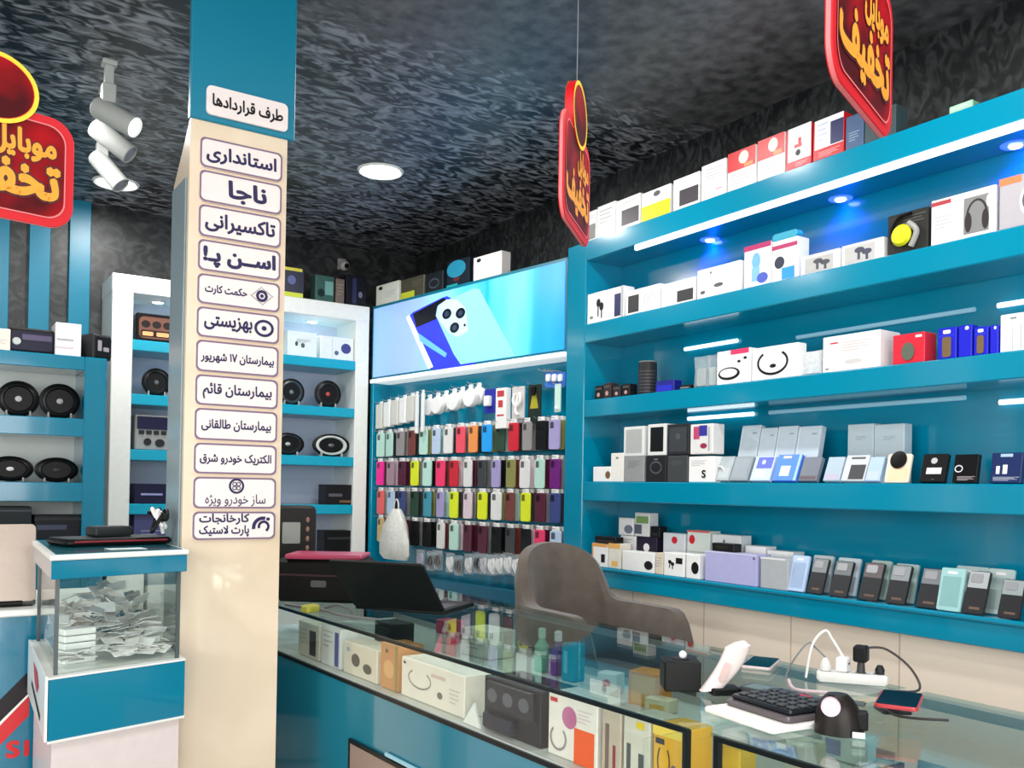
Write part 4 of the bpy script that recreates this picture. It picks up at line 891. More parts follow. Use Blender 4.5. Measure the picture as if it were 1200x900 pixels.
lean_box('phone_box', 'black phone box with white ring and pale diagonal, third shelf', 'phone box', 1124, 1152, 534, ZD, (10, 10, 14), [('q', .05, .36, .4, .62, (220, 222, 226)), ('l', .2, .06, .95, .22, (214, 200, 204))], off=.012, tilt=10, th=.02, grp=g)
lean_box('phone_box', 'navy phone box with white marks at the right edge, third shelf', 'phone box', 1168, 1204, 532, ZD, (18, 40, 92), [('r', .18, .3, .3, .56, (240, 244, 250)), ('r', .4, .3, .55, .6, (240, 244, 250)), ('l', .1, .06, .95, .2, (220, 226, 240)), ('r', .3, .86, .7, .96, (170, 200, 230))], off=.012, tilt=8, th=.02, grp=g)
# ---- ledge
g = 'small boxes on the ledge'
orx = [('r', 0, .86, 1, 1, (226, 160, 80)), ('r', .6, .2, .85, .55, BK), ('r', 0, 0, .08, 1, (226, 160, 80))]
e0 = wbox('charger_box', 'white box with orange trim and black charger, left end of the ledge', 'box', 694, 712, 637, ZE, WT, orx, grp=g)
wbox('charger_box', 'white box with orange corners, second on the ledge', 'box', 713, 727, 637, ZE, (230, 224, 214), [('r', 0, .8, 1, 1, (232, 176, 96)), ('r', .3, .1, .8, .3, (236, 190, 90))], grp=g)
zt = onX(705, 637, XW+.012).z+.001
wbox('small_gadget', 'flat black item lying on the orange trimmed boxes', 'gadget', 697, 722, 629, zt, (20, 18, 20), [('r', .1, .2, .9, .5, (50, 44, 44))], grp=g, d=.05)
bx = [('o', .7, .15, .96, .6, BK)]
wbox('charger_box', 'wide white box with black dot at its right, front of the ledge', 'box', 729, 767, 647, ZE, WT, bx, grp=g)
wbox('charger_box', 'beige box between the white boxes at the front of the ledge', 'box', 768, 777, 648, ZE, (220, 206, 186), [('l', .1, .3, .9, .8, LG)], grp=g)
wbox('charger_box', 'white box with black earbuds at the front of the ledge', 'box', 778, 802, 648, ZE, WT, [('bud', .2, .3, .55, .7, BK), ('r', .6, .55, .92, .8, BK)], grp=g)
wbox('charger_box', 'white box with black fan shape, left of the lilac box', 'box', 804, 820, 650, ZE, WT, [('o', .4, .2, .95, .7, BK)], grp=g)
lil = wbox('lilac_box', 'long lilac box lying at the front of the ledge', 'box', 826, 888, 648, ZE, (178, 178, 222), [('r', 0, .96, 1, 1, (214, 214, 240)), ('o', .92, .84, .96, .92, (90, 90, 120))], d=.085, grp=g)
wbox('grey_box', 'long light grey box right of the lilac box on the ledge', 'box', 891, 924, 654, ZE, (176, 180, 184), [('r', 0, .94, .9, 1, (226, 228, 230))], d=.085, grp=g)
BKO = .105
b1 = wbox('charger_box', 'white cube behind the orange trimmed boxes, carrying two more boxes', 'box', 727, 745, 628, ZE, (240, 240, 240), [('l', .2, .6, .8, .9, LG)], off=BKO, grp=g)
b2 = wbox('charger_box', 'black and purple pack with yellow tabs at the back of the ledge', 'box', 746, 770, 629, ZE, (40, 30, 52), [('r', .05, .3, .3, .55, (230, 222, 40)), ('o', .35, .55, .65, .8, WT), ('r', .7, .3, .95, .5, (230, 222, 40)), ('r', .35, .1, .65, .4, (96, 70, 130))], off=BKO, grp=g)
zt1 = onX(740, 628, XW+BKO).z+.001
wbox('charger_box', 'white box with grey hand picture, topmost left of the ledge stack', 'box', 725, 742, 607, zt1, WT, [('o', .4, .1, 1, .6, (120, 124, 140))], off=BKO, grp=g, d=.06)
wbox('charger_box', 'white and green box, topmost right of the ledge stack', 'box', 744, 761, 601, zt1, (222, 222, 220), [('r', .1, .55, .95, .85, (120, 158, 90)), ('r', 0, .1, .5, .5, (90, 94, 110))], off=BKO, grp=g, d=.06)
wbox('small_gadget', 'black item beside the white and green box on the ledge stack', 'gadget', 762, 773, 617, zt1, (18, 18, 20), [('r', .2, .2, .8, .4, (50, 50, 54))], off=BKO, grp=g, d=.05)
wbox('charger_box', 'pale grey box with red dot, first of two at the back of the ledge', 'box', 777, 803, 625, ZE, (214, 218, 224), [('o', .4, .74, .66, .92, RD), ('l', .1, .3, .8, .55, LG)], off=BKO, grp=g)
wbox('charger_box', 'pale grey box with red dot and red top edge, second at the back', 'box', 805, 832, 622, ZE, (214, 222, 216), [('o', .1, .7, .36, .9, RD), ('r', 0, .96, 1, 1, (214, 90, 90)), ('l', .1, .3, .8, .55, LG)], off=BKO, grp=g)
wbox('charger_box', 'plain white box behind the lilac box at the back of the ledge', 'box', 834, 868, 627, ZE, (222, 226, 226), [('o', .4, .8, .48, .9, GR)], off=BKO, grp=g)
zt2 = onX(857, 648, XW+.012).z+.001
wbox('black_box', 'black box lying on the lilac box', 'box', 834, 860, 637, zt2, (22, 22, 22), [('l', .2, .3, .8, .7, (70, 66, 50))], off=.03, d=.05)
wbox('charger_box', 'small white box with dark dot behind the two long boxes', 'box', 873, 897, 640, ZE, WT, [('o', .45, .05, .9, .5, BK)], off=BKO, grp=g)
wbox('charger_box', 'low white box behind the light grey long box', 'box', 899, 930, 646, ZE, (226, 232, 236), [('r', 0, .9, 1, 1, WT)], off=BKO, grp=g)
# leaned phones with their pale packs
nth = ('first', 'second', 'third', 'fourth', 'fifth', 'sixth', 'seventh', 'eighth', 'ninth', 'tenth', 'eleventh', 'twelfth', 'thirteenth', 'fourteenth', 'fifteenth', 'sixteenth')
def ph_cam(o, w, t, h):
    MB().rr(-w*.36, h*.72, w*.2, h*.93, .006, -t/2-.0024, -t/2, ch=.0006).obj('camera_bump', K((150, 152, 156), .25), o)
    MB().quad(-w*.2, h*.1, w*.3, h*.16, -t/2-.0006).obj('front_print', K((104, 80, 66)), o, flat=True)
gp, gk = 'dark phones leaning along the ledge', 'pale packs leaning behind the dark phones'
for i, (a, b_, yt) in enumerate(((953, 971, 656), (979, 1000, 659), (1013, 1036, 661), (1045, 1068, 664), (1081, 1107, 668), (1135, 1160, 671), (1176, 1202, 681))):
    lean_box('dummy_phone', 'dark phone with grey top leaning on the ledge, %s from the lilac box' % nth[i], 'phone', a, b_, yt, ZE, (44, 45, 48), [('r', .04, .6, .96, .98, ((128, 134, 136), (110, 118, 118), (96, 88, 90), (140, 146, 150), (120, 124, 130), (170, 176, 178), (150, 160, 162))[i])], off=.012, tilt=20, th=.012, grp=gp, extra=ph_cam, r=.007)
for i, (a, b_, yt, c) in enumerate(((931, 950, 652, (186, 208, 240)), (955, 978, 652, (200, 210, 214)), (984, 1010, 655, (206, 220, 230)), (1023, 1046, 658, (170, 196, 190)), (1052, 1078, 662, (180, 205, 200)), (1105, 1133, 667, (160, 205, 205)), (1122, 1160, 665, (176, 196, 196)), (1160, 1190, 668, (186, 206, 204)))):
    lean_box('clear_case_pack', 'pale clear phone case pack leaning on the ledge, %s from the lilac box' % nth[i], 'case pack', a, b_, yt, ZE, c, [('r', .12, .1, .88, .8, tuple(max(0, v-26) for v in c)), ('r', .3, .86, .7, .92, WT)], off=.075 if i not in (0, 5) else .012, tilt=14, th=.014, grp=gk, r=.006)

# ------------------------------------------------------------------ phone cases on the pegs
def pl(x, y, off): return onP(x, y, off)
CASEM = {}
def case_mesh(kind=0):
    mb = MB()
    mb.rr(-.041, -.158, .041, 0, .011, -.0055, .0055, ch=.002, seg=4)
    return mb
def case_mat(rgb): return mat('case_%02x%02x%02x' % rgb, rgb, .35, var=.08, scale=60)
def get_case(rgb):
    if rgb not in CASEM:
        a = case_mesh().mesh('phone_case', case_mat(rgb))
        mb = MB().rr(-.039, -.157, .039, .012, .006, -.0064, -.0058, seg=3)
        hc = MB().box(-.026, -.004, .0, .026, .003, .022, .001).ring(0, .014, .008, .006, .002, -.0045, n=12).mesh('hang_card', CARD)
        cm = MB().rr(-.030, -.045, -.002, -.010, .006, -.0068, -.0054, ch=.0004, seg=3).mesh('camera_opening', K(tuple(int(v*.45) for v in rgb), .4))
        CASEM[rgb] = (a, hc, cm)
    return CASEM[rgb]
NAMES = {}
COL = dict(mint=(186, 226, 212), grey=(150, 146, 146), brown=(120, 62, 56), paleblue=(186, 206, 232), white=(226, 226, 224), coral=(238, 84, 104), orange=(240, 150, 80), skyblue=(40, 160, 240), darkgreen=(46, 70, 52), red=(206, 40, 56), black=(22, 24, 24), lilac=(168, 158, 206),
           pink=(248, 20, 150), mauve=(166, 136, 148), maroon=(86, 30, 52), yellow=(226, 238, 40), rose=(240, 60, 110), charcoal=(62, 64, 66), olive=(140, 140, 80), purple=(110, 30, 120), mustard=(196, 164, 60), navy=(62, 74, 130), teal=(70, 150, 170), blush=(226, 206, 214), tan=(206, 176, 120), salmon=(232, 96, 96), cherry=(170, 20, 50))
NICE = dict(paleblue='pale blue', skyblue='sky blue', darkgreen='dark green')
rows = [((508, 492), 'second', 'mint mint grey brown mint paleblue white coral orange skyblue darkgreen red grey black lilac'),
        ((541, 538), 'third', 'pink mauve maroon yellow mint rose red white charcoal lilac olive white mint purple'),
        ((575, 578), 'fourth', 'salmon paleblue navy darkgreen teal lilac yellow blush yellow white brown yellow maroon navy'),
        ((607, 622), 'fifth', 'tan white tan black black white mint maroon maroon black charcoal black rose paleblue')]
SIDE = ['mauve', 'grey', 'charcoal', 'white', 'black', 'olive', 'lilac', 'brown', 'mint', 'grey', 'blush', 'charcoal', 'tan', 'maroon', 'grey']
pegm = MB().tube([(0, .13, 0), (0, -.03, 0), (0, -.036, .008)], .0022, 6, smooth=False).mesh('peg', SILVER)
def peg(s, z):
    o = bpy.data.objects.new('peg', pegm); C.objects.link(o); o.parent = acc; o.location = (-s, 0, z)
rnd = random.Random(5)
for (ya, yb), rw, cols in rows:
    cols = cols.split(); n = len(cols)
    for i, cn in enumerate(cols):
        px = 447+(651-447)*(i/(n-1))**1.12; py = ya+(yb-ya)*i/(n-1)
        if rw == 'fifth' and i == 1: continue      # hidden behind the white carrier bag
        s, z = pl(px, py, -.02)
        s = min(max(s, .055), PL-.085); peg(s, z+.012)
        for k in range(3):
            c = cn if k == 0 else SIDE[(i*3+k*2+len(rw)) % len(SIDE)]
            a, hc, cm = get_case(COL[c]); off = -.018-.034*k+rnd.uniform(-.003, .003)
            p = pw(s+rnd.uniform(-.004, .004)-.003*k, off, z)
            o = bpy.data.objects.new('phone_case', a); C.objects.link(o); o.location = p; o.rotation_euler = (0, 0, PRZ+rnd.uniform(-.10, .10))
            tag(o, '%s phone case, %s on peg %s from left in %s hanging row' % (NICE.get(c, c), ('frontmost', 'second', 'rearmost')[k], nth[i], rw), 'phone case', 'phone cases on the accessory wall')
            h = bpy.data.objects.new('hang_card', hc); C.objects.link(h); h.parent = o
            if k == 0: h = bpy.data.objects.new('camera_opening', cm); C.objects.link(h); h.parent = o
# top row: boxed cables, cable reels and blister packs
def hang(name, label, cat, px, py, off, mb_mats, rz=0, grp='packs in the top hanging row'):
    s, z = pl(px, py, off); s = min(max(s, .055), PL-.08); peg(s, z+.01)
    o = empty(name, label, cat, pw(s, off, z), PRZ+rz, grp)
    for nm, mb, m in mb_mats: mb.obj(nm, m, o)
    return o
BEI = K((214, 212, 204))
for i in range(5):
    hang('cable_pack', 'long white boxed cable, %s from left in the top hanging row' % nth[i], 'cable pack', 447+i*9.2, 474-i*2.5, -.02, [('box', MB().box(-.036, -.022, -.165, .036, .022, 0, .004), CARD if i % 2 else BEI), ('front_print', MB().quad(-.012, -.13, .012, -.02, -.0206), K((176, 170, 150)) if i < 3 else DARK), ('hang_tab', MB().rr(-.02, 0, .02, .02, .006, -.002, .002), CARD)])
for i in range(2):
    hang('white_cable_strip', 'narrow white cable hanging long, %s of two in the top row' % nth[i], 'cable', 489+i*7, 462-i*2, .01, [('cable', MB().box(-.014, -.01, -.25, .014, .01, 0, .005), K((226, 228, 226))), ('hang_tab', MB().rr(-.012, 0, .012, .018, .005, -.002, .002), CARD)])
for i in range(7):
    px = 504+i*9.6
    hang('cable_reel', 'white cable reel with dark hub, %s from left in the top row' % nth[i], 'cable reel', px, 466-i*2.3, -.055+(.05 if i % 2 else 0), [('reel', MB().lathe([(.018, -.02), (.05, -.02), (.054, -.014), (.054, .014), (.05, .02), (.018, .02)], 24, M=Matrix.Translation((0, 0, -.06)) @ AXIS_Y), CARD), ('hub', MB().lathe([(0, .012), (.017, .012), (.017, -.012), (0, -.012)], 16, M=Matrix.Translation((0, 0, -.06)) @ AXIS_Y), DARK), ('hang_tab', MB().rr(-.02, -.02, .02, .02, .006, -.002, .002), CARD)])
hang('charger_blister', 'blue and white charger pack in the top hanging row', 'charger pack', 575, 458, -.02, [('card', MB().rr(-.05, -.13, .05, .01, .008, -.004, .004), K((30, 40, 160))), ('blister', MB().rr(-.03, -.09, .02, -.03, .008, -.03, -.004, ch=.004), CARD)])
hang('charger_blister', 'tall white box with red heading in the top hanging row', 'charger pack', 590, 457, -.01, [('card', MB().box(-.045, -.02, -.22, .045, .02, .01, .003), CARD), ('front_print', MB().quad(-.03, -.04, .03, -.005, -.0206).quad(-.03, -.15, .03, -.14, -.0206).quad(-.02, -.10, .02, -.06, -.0206), K((196, 60, 70)))])
hang('charger_blister', 'white earphone pack in the top hanging row', 'earphone pack', 608, 455, -.02, [('card', MB().rr(-.05, -.17, .05, .01, .006, -.004, .004), K((206, 202, 200))), ('earphones', MB().tube([(-.02, -.012, -.03), (-.03, -.014, -.07), (0, -.014, -.1), (.03, -.014, -.07), (.015, -.012, -.03), (-.01, -.014, -.12), (.01, -.012, -.15)], .009, 8), CARD)])
hang('charger_blister', 'black and yellow pack in the top hanging row', 'charger pack', 627, 453, -.02, [('card', MB().rr(-.05, -.20, .05, .01, .006, -.004, .004), K((30, 44, 40))), ('front_print', MB().add([(-.034, -.0046, -.12), (.034, -.0046, -.12), (.012, -.0046, -.03), (-.012, -.0046, -.03)], [(0, 1, 2, 3)]), K((170, 160, 30))), ('blister', MB().rr(-.014, -.05, .014, -.0, .006, -.02, -.004, ch=.003), BLACK)])
hang('charger_blister', 'pale mint earphone strip at the right end of the top row', 'earphone pack', 654, 452, -.01, [('card', MB().rr(-.022, -.14, .022, .01, .006, -.003, .003), K((200, 230, 220))), ('bead', MB().sph((0, -.01, -.12), .012, .01, .012), CARD)])
# small packs on the shelf under the lit poster's strip, right end
for i in range(3):
    s, z = pl(641+i*7, 447, -.03)
    o = empty('blue_blister', 'small blue and white pack high at the right, %s under the lit strip' % nth[i], 'pack', pw(max(.06, s), -.05, z), PRZ, 'blue packs under the lit strip')
    MB().rr(-.03, -.03, .03, .05, .006, -.004, .004).obj('card', K((60, 120, 220)), o); MB().rr(-.016, 0, .016, .04, .008, -.018, -.004, ch=.003).obj('blister', CARD, o); peg(max(.06, s), z+.055)
# bottom row: earphones in clear packs
for i, (px, py, c) in enumerate(((493, 646, (170, 170, 190)), (505, 648, (40, 40, 44)), (514, 647, (60, 58, 58)), (528, 650, (226, 226, 226)), (538, 653, (60, 60, 62)), (550, 651, (214, 214, 214)), (561, 650, (30, 34, 44)), (567, 651, (196, 194, 200)), (577, 652, (240, 240, 240)), (586, 651, (236, 236, 236)), (596, 650, (232, 232, 232)), (606, 652, (238, 238, 238)))):
    s, z = pl(px, py, -.01); peg(s, z+.012)
    o = empty('earphone_pack', '%s earphones in a clear pack, %s from left in the lowest hanging row' % ({0: 'mauve'}.get(i, 'white' if c[0] > 190 else 'dark'), nth[i]), 'earphone pack', pw(s, -.01, z), PRZ, 'earphone packs in the lowest hanging row')
    MB().rr(-.036, -.11, .036, .01, .008, -.010, .010, ch=.004).obj('clear_pack', CLEAR, o)
    MB().tube([(-.02, -.0, -.02), (-.024, -.002, -.06), (.0, .002, -.09), (.022, -.002, -.06), (.012, 0, -.02), (-.005, -.003, -.05), (.012, .002, -.10)], .0105, 8).obj('earphones', K(c), o)
# white carrier bag hung low at the left
s, z = pl(468, 596, .05)
bag = empty('carrier_bag', 'white carrier bag hanging at the left end of the accessory wall', 'bag', pw(s-.03, .10, z-.32), PRZ)
mb = MB(); secs = []
for k, (h, wx, wy, dx) in enumerate(((0, .125, .03, 0), (.03, .15, .05, 0), (.12, .145, .06, .0), (.21, .115, .055, .004), (.28, .075, .035, .008), (.32, .04, .02, .01))):
    n = 20; ring_ = []
    for i in range(n): t = 2*PI*i/n; f = 1+.06*math.sin(5*t+k); ring_.append((dx+wx*math.cos(t)*f, wy*math.sin(t)*f, h))
    secs.append(ring_)
mb.v = [p for r in secs for p in r]
for k in range(len(secs)-1):
    for i in range(20): j = (i+1) % 20; mb.f.append((k*20+i, k*20+j, (k+1)*20+j, (k+1)*20+i)); mb.m.append(0)
mb.f.append(tuple(range(19, -1, -1))); mb.m.append(0)
mb.obj('bag_body', MILKY, bag)
MB().tube([(-.02, 0, .31), (-.01, 0, .36), (.01, 0, .38), (.03, 0, .36), (.035, 0, .31)], .005, 6).obj('handle', MILKY, bag)
MB().box(-.075, -.015, .03, .07, .015, .2, .01).obj('contents', K((196, 196, 190)), bag)

# ------------------------------------------------------------------ goods in the white cabinets
def spk(name, label, x, y, z, r, ex=1.0, cone=(40, 42, 44), cap=(24, 24, 26), ringc=BLACK, grp=None, rz=0, facec=None):
    o = empty(name, label, 'speaker', (x, y, z), rz, grp); M = Matrix.Translation((0, 0, r)) @ Matrix.Scale(ex, 4, (1, 0, 0)) @ AXIS_Y
    MB().lathe([(r*.5, -.06), (r*.55, -.05), (r*.92, -.012), (r, -.006), (r, .006), (r*.86, .012), (r*.84, .004)], 32, M=M).obj('frame', ringc, o)
    MB().lathe([(r*.84, .010), (r*.72, .014), (r*.66, .004), (r*.3, -.02), (r*.2, -.022)], 32, M=M, closed=True).obj('cone', K(cone, .35), o)
    MB().lathe([(r*.3, -.016), (r*.22, .0), (r*.1, .008), (0, .010)], 24, M=M).obj('dust_cap', K(cap, .3), o)
    MB().box(-r*ex*.6, -.02, 0, -r*ex*.5, .03, r*.35, .003).box(r*ex*.5, -.02, 0, r*ex*.6, .03, r*.35, .003).obj('foot', K((170, 168, 160)), o)
    return o
def cx(px, Y=YW+.05): return onY(px, 500, Y).x
S0, S1, S2, S3 = SHZ
spk('car_speaker', 'round black car speaker partly behind the column, second cabinet shelf', cx(343), YW+.09, S1+.001, .088, cone=(60, 74, 78), cap=(120, 128, 128), grp='round speakers in the cabinet')
spk('car_speaker', 'round black car speaker with reddish centre on the second cabinet shelf', cx(386), YW+.09, S1+.001, .092, cone=(34, 40, 38), cap=(196, 70, 56), grp='round speakers in the cabinet')
spk('oval_speaker', 'dark oval car speaker partly behind the column, third cabinet shelf', cx(340), YW+.09, S2+.001, .074, 1.5, cone=(40, 42, 46), cap=(190, 190, 188), grp='oval speakers in the cabinet')
spk('oval_speaker', 'oval car speaker with bright silver cone on the third cabinet shelf', cx(391), YW+.09, S2+.001, .077, 1.7, cone=(210, 212, 206), cap=(90, 96, 92), grp='oval speakers in the cabinet')
spk('car_speaker', 'round black car speaker left of the column, second cabinet shelf', cx(184), YW+.09, S1+.001, .085, cone=(28, 30, 34), cap=(110, 112, 116), grp='round speakers in the cabinet')
def cbox(name, label, cat, x0, x1, yt, zb, color, spec, d=.12, y0=YW+.03, grp=None):
    p, q = onY(x0, yt, y0), onY(x1, yt, y0); w = q.x-p.x; h = max(.02, onY((x0+x1)/2, yt, y0).z-zb)
    o = bpy.data.objects.new(name, carton(name, w*.98, d, h, color)); C.objects.link(o); o.location = ((p.x+q.x)/2, y0+d/2, zb+.0005); tag(o, label, cat, grp)
    if spec: prints(o, spec, w*.98, d, h)
    return o
cbox('camera_box', 'white box with dark marks beside the column, top cabinet shelf', 'box', 337, 372, 389, S0, (226, 236, 234), [('o', .25, .4, .35, .6, (60, 80, 80)), ('o', .45, .35, .58, .55, (70, 90, 92)), ('l', .3, .55, .8, .7, (110, 130, 130))], grp='boxes on the top cabinet shelf')
cbox('camera_box', 'white box with blue round picture on the top cabinet shelf', 'box', 375, 415, 395, S0, (228, 234, 232), [('o', .62, .3, .92, .75, (56, 64, 130)), ('r', .35, .1, .36, .9, LG), ('o', .42, .2, .55, .4, (80, 100, 120))], grp='boxes on the top cabinet shelf')
o = empty('car_radio', 'dark car radio glowing orange on the top shelf left of the column', 'car radio', (cx(181), YW+.06, S0), 0)
MB().box(-.115, -.01, 0, .115, .15, .17, .006).obj('body', BLACK, o)
MB().rr(-.10, .018, .10, .15, .03, -.016, -.010, ch=.003).obj('front_panel', K((110, 66, 48), .3), o)
mb = MB()
for i in range(3): mb.ell(-.062+i*.062, .105, .026, .022, -.0168)
mb.rr(-.09, .03, .09, .07, .01, -.0172, -.0166); mb.obj('buttons', K((34, 26, 26), .3), o)
MB().rr(-.08, .036, -.02, .06, .006, -.0178, -.017).rr(.0, .036, .07, .06, .006, -.0178, -.017).obj('display', mat('amber_display', (236, 150, 96), .3, emit=.6), o)
o = empty('car_radio', 'grey car radio with buttons on the third shelf left of the column', 'car radio', (cx(179), YW+.05, S2), 0)
MB().box(-.10, -.008, 0, .10, .14, .21, .006).obj('body', K((150, 150, 148)), o)
MB().rr(-.09, .125, .09, .2, .006, -.013, -.008).obj('screen', K((26, 24, 60), .2), o)
mb = MB()
for i in range(4): mb.rr(-.08+i*.042, .095, -.05+i*.042, .118, .003, -.014, -.008)
mb.ell(-.03, .05, .022, .022, -.0125); mb.ell(.04, .045, .028, .024, -.0125); mb.obj('buttons', DARK, o)
cbox('amplifier', 'navy amplifier with pale lettering strip, shelf left of the column', 'amplifier', 157, 197, 567, S3, (22, 22, 54), [('r', .2, .42, .85, .52, (150, 150, 200))], d=.14)
cbox('amplifier', 'black device with tangled leads, right end of the low cabinet shelf', 'device', 382, 414, 568, S3, (22, 22, 24), [('r', .1, .4, .6, .55, (90, 84, 96)), ('r', .5, .1, .95, .22, (110, 84, 50))], d=.14)
cbox('amplifier', 'lavender box on the lowest shelf left of the column', 'box', 157, 197, 600, 1.051, (70, 72, 120), [('l', .2, .3, .8, .6, (150, 152, 190))], d=.14)
cbox('amplifier', 'black device on the cabinet base behind the pink folder', 'device', 380, 416, 622, 1.051, (16, 16, 18), [('r', .1, .6, .9, .7, (54, 54, 58))], d=.14)
# on top of the cabinets and the light box
g = 'boxes on top of the white cabinet'
def tbox(label, x0, x1, yt, color, spec, d=.1): return cbox('gadget_box', label, 'box', x0, x1, yt, ZT+.003, color, spec, d=d, y0=YW+.06, grp=g)
tbox('navy box with yellow foot and lid on the cabinet top by the column', 332, 357, 314, (34, 36, 60), [('r', 0, .9, .9, 1, (226, 216, 70)), ('r', 0, 0, .95, .2, (206, 216, 60)), ('o', .2, .45, .6, .75, (90, 100, 150))])
tbox('dark green box with pale swirl on the cabinet top', 370, 392, 323, (44, 84, 78), [('o', .1, .2, .5, .5, (20, 40, 40)), ('r', .5, .3, .95, .8, (110, 160, 150))])
tbox('brown grey box right of the green box on the cabinet top', 394, 404, 327, (110, 96, 88), [('l', .1, .3, .9, .8, (150, 130, 120))])
tbox('black box with navy side at the corner of the cabinet top', 406, 430, 323, (16, 18, 30), [('r', .3, .1, .5, .9, (36, 40, 80)), ('o', .6, .3, .8, .5, (110, 110, 140))])
def pbox(label, x0, x1, yt, color, spec, d=.07):
    off = -.03; s0, z0 = onP(x0, yt, off); s1, z1 = onP(x1, yt, off); w = abs(s0-s1); h = (z0+z1)/2-2.722
    o = bpy.data.objects.new('camera_box', carton('camera_box', w, d, h, color)); C.objects.link(o); o.location = pw((s0+s1)/2, off-d/2, 2.7225); o.rotation_euler = (0, 0, PRZ); tag(o, label, 'box', 'boxes on top of the light box')
    prints(o, spec, w, d, h)
pbox('white box with black corner dot, left end on the light box top', 441, 467, 332, (214, 216, 206), [('o', .12, .75, .3, .92, BK), ('l', .4, .3, .9, .6, LG)])
pbox('dim olive box with yellow mark on the light box top', 470, 497, 325, (72, 70, 56), [('r', 0, .05, .6, .35, (190, 200, 50)), ('l', .5, .5, .95, .8, (110, 108, 96))])
pbox('dark box with faint ring on the light box top', 499, 519, 319, (24, 30, 36), [('q', .2, .2, .8, .7, (70, 76, 84))])
pbox('dark box with turquoise ball on the light box top', 524, 550, 304, (18, 30, 42), [('o', 0, .35, .85, .98, (30, 130, 160)), ('r', 0, .0, .5, .12, (20, 150, 150)), ('o', .3, .2, .6, .36, (90, 30, 40))])
pbox('white box with black corner dot, right end on the light box top', 555, 588, 298, (226, 218, 214), [('o', .12, .76, .28, .92, BK), ('l', .2, .2, .7, .5, (210, 190, 186))])
o = empty('security_camera', 'small white camera under the ceiling right of the column', 'camera', (2.50, YB-.001, 3.03), 0)
MB().box(-.03, -.02, 0, .03, 0, .08, .004).obj('mount', K((150, 150, 146)), o)
MB().sph((0, -.06, .02), .035, .045, .035).obj('body', K((176, 178, 174)), o)
MB().lathe([(0, 0), (.018, 0), (.018, .006), (0, .006)], 16, M=Matrix.Translation((0, -.1, .012)) @ AXIS_Y).obj('lens', BLACK, o)

# ------------------------------------------------------------------ goods in the left teal unit
def txc(px, Y=YT+.05): return onY(px, 500, Y).x
rA = (tz(70, 455)-TZ[2])/2
rs = .082
spk('car_speaker', 'round black car speaker on the upper shelf, cut by the left edge', txc(22), YT+.10, TZ[2]+.001, rs, 1.06, cone=(20, 20, 22), cap=(200, 200, 198), grp='round speakers in the teal unit')
spk('car_speaker', 'round black car speaker on the upper shelf next to the teal side panel', txc(71), YT+.10, TZ[2]+.001, rs, 1.06, cone=(20, 20, 22), cap=(170, 170, 168), grp='round speakers in the teal unit')
spk('oval_speaker', 'oval car speaker with white centre on the middle shelf, left edge', txc(14), YT+.10, TZ[4]+.001, .058, 1.65, cone=(24, 24, 26), cap=(240, 240, 238), grp='oval speakers in the teal unit')
spk('oval_speaker', 'black oval car speaker on the middle shelf next to the teal side panel', txc(69), YT+.10, TZ[4]+.001, .058, 1.6, cone=(18, 18, 20), cap=(60, 62, 62), grp='oval speakers in the teal unit')
def tbx(name, label, cat, x0, x1, yt, zb, color, spec=(), d=.14, y0=YT+.03, grp=None): return cbox(name, label, cat, x0, x1, yt, zb, color, spec, d, y0, grp)
tbx('amplifier', 'large black amplifier on the lowest shelf at the left edge', 'amplifier', -30, 38, 594, TZ[6], (24, 34, 38), [('r', .6, .3, .8, .36, (140, 150, 150)), ('r', .0, .86, 1, .9, (60, 70, 74))], d=.16)
tbx('amplifier', 'flat black amplifier on the lowest shelf beside the side panel', 'amplifier', 40, 95, 604, TZ[6], (18, 22, 30), [('r', .05, .4, .7, .6, (50, 56, 84)), ('r', .0, .8, 1, .9, (40, 44, 46))], d=.16)
def radio_box(label, x0, x1, yt, c, spec): 
    o = tbx('radio_carton', label, 'box', x0, x1, yt, TZ[0]+.001, c, spec, d=.16, y0=YT+.04, grp='radio cartons on the teal unit')
    return o
radio_box('cream carton on top of the teal unit, cut by the left edge', -30, 13, 384, (240, 222, 208), [('l', .3, .2, .9, .5, LG)])
r = empty('car_radio', 'black car radio lying on top of the teal unit between two cartons', 'car radio', (txc(35.5), YT+.06, TZ[0]+.001), 0)
MB().box(-.092, 0, 0, .092, .17, .115, .008).obj('body', BLACK, r); MB().rr(-.085, .012, .085, .1, .012, -.008, .0, ch=.003).obj('front_panel', K((40, 38, 56), .2), r)
mb = MB(); mb.lathe([(0, 0), (.018, 0), (.016, .012), (0, .012)], 16, M=Matrix.Translation((-.062, -.008, .05)) @ AXIS_Y); mb.obj('knob', K((190, 196, 190), .3), r)
MB().rr(-.04, .06, .08, .085, .004, -.009, -.0078).obj('display', K((84, 76, 104), .2), r)
radio_box('bright white carton with grey stripes on top of the teal unit', 65, 96, 379, (246, 242, 246), [('r', .05, .46, .7, .52, (170, 170, 180)), ('r', .0, .22, .7, .28, (214, 196, 206))])
r = empty('car_radio', 'black radio face standing at the right end of the teal unit top', 'car radio', (txc(119), YT+.07, TZ[0]+.001), .5)
MB().box(-.05, 0, 0, .05, .12, .12, .006).obj('body', DARK, r); MB().rr(-.045, .01, .045, .11, .01, -.006, 0, ch=.002).obj('front_panel', BLACK, r)
MB().rr(-.03, .04, -.01, .09, .004, -.008, -.0055).rr(.0, .04, .03, .06, .004, -.008, -.0055).obj('buttons', K((170, 160, 165)), r)

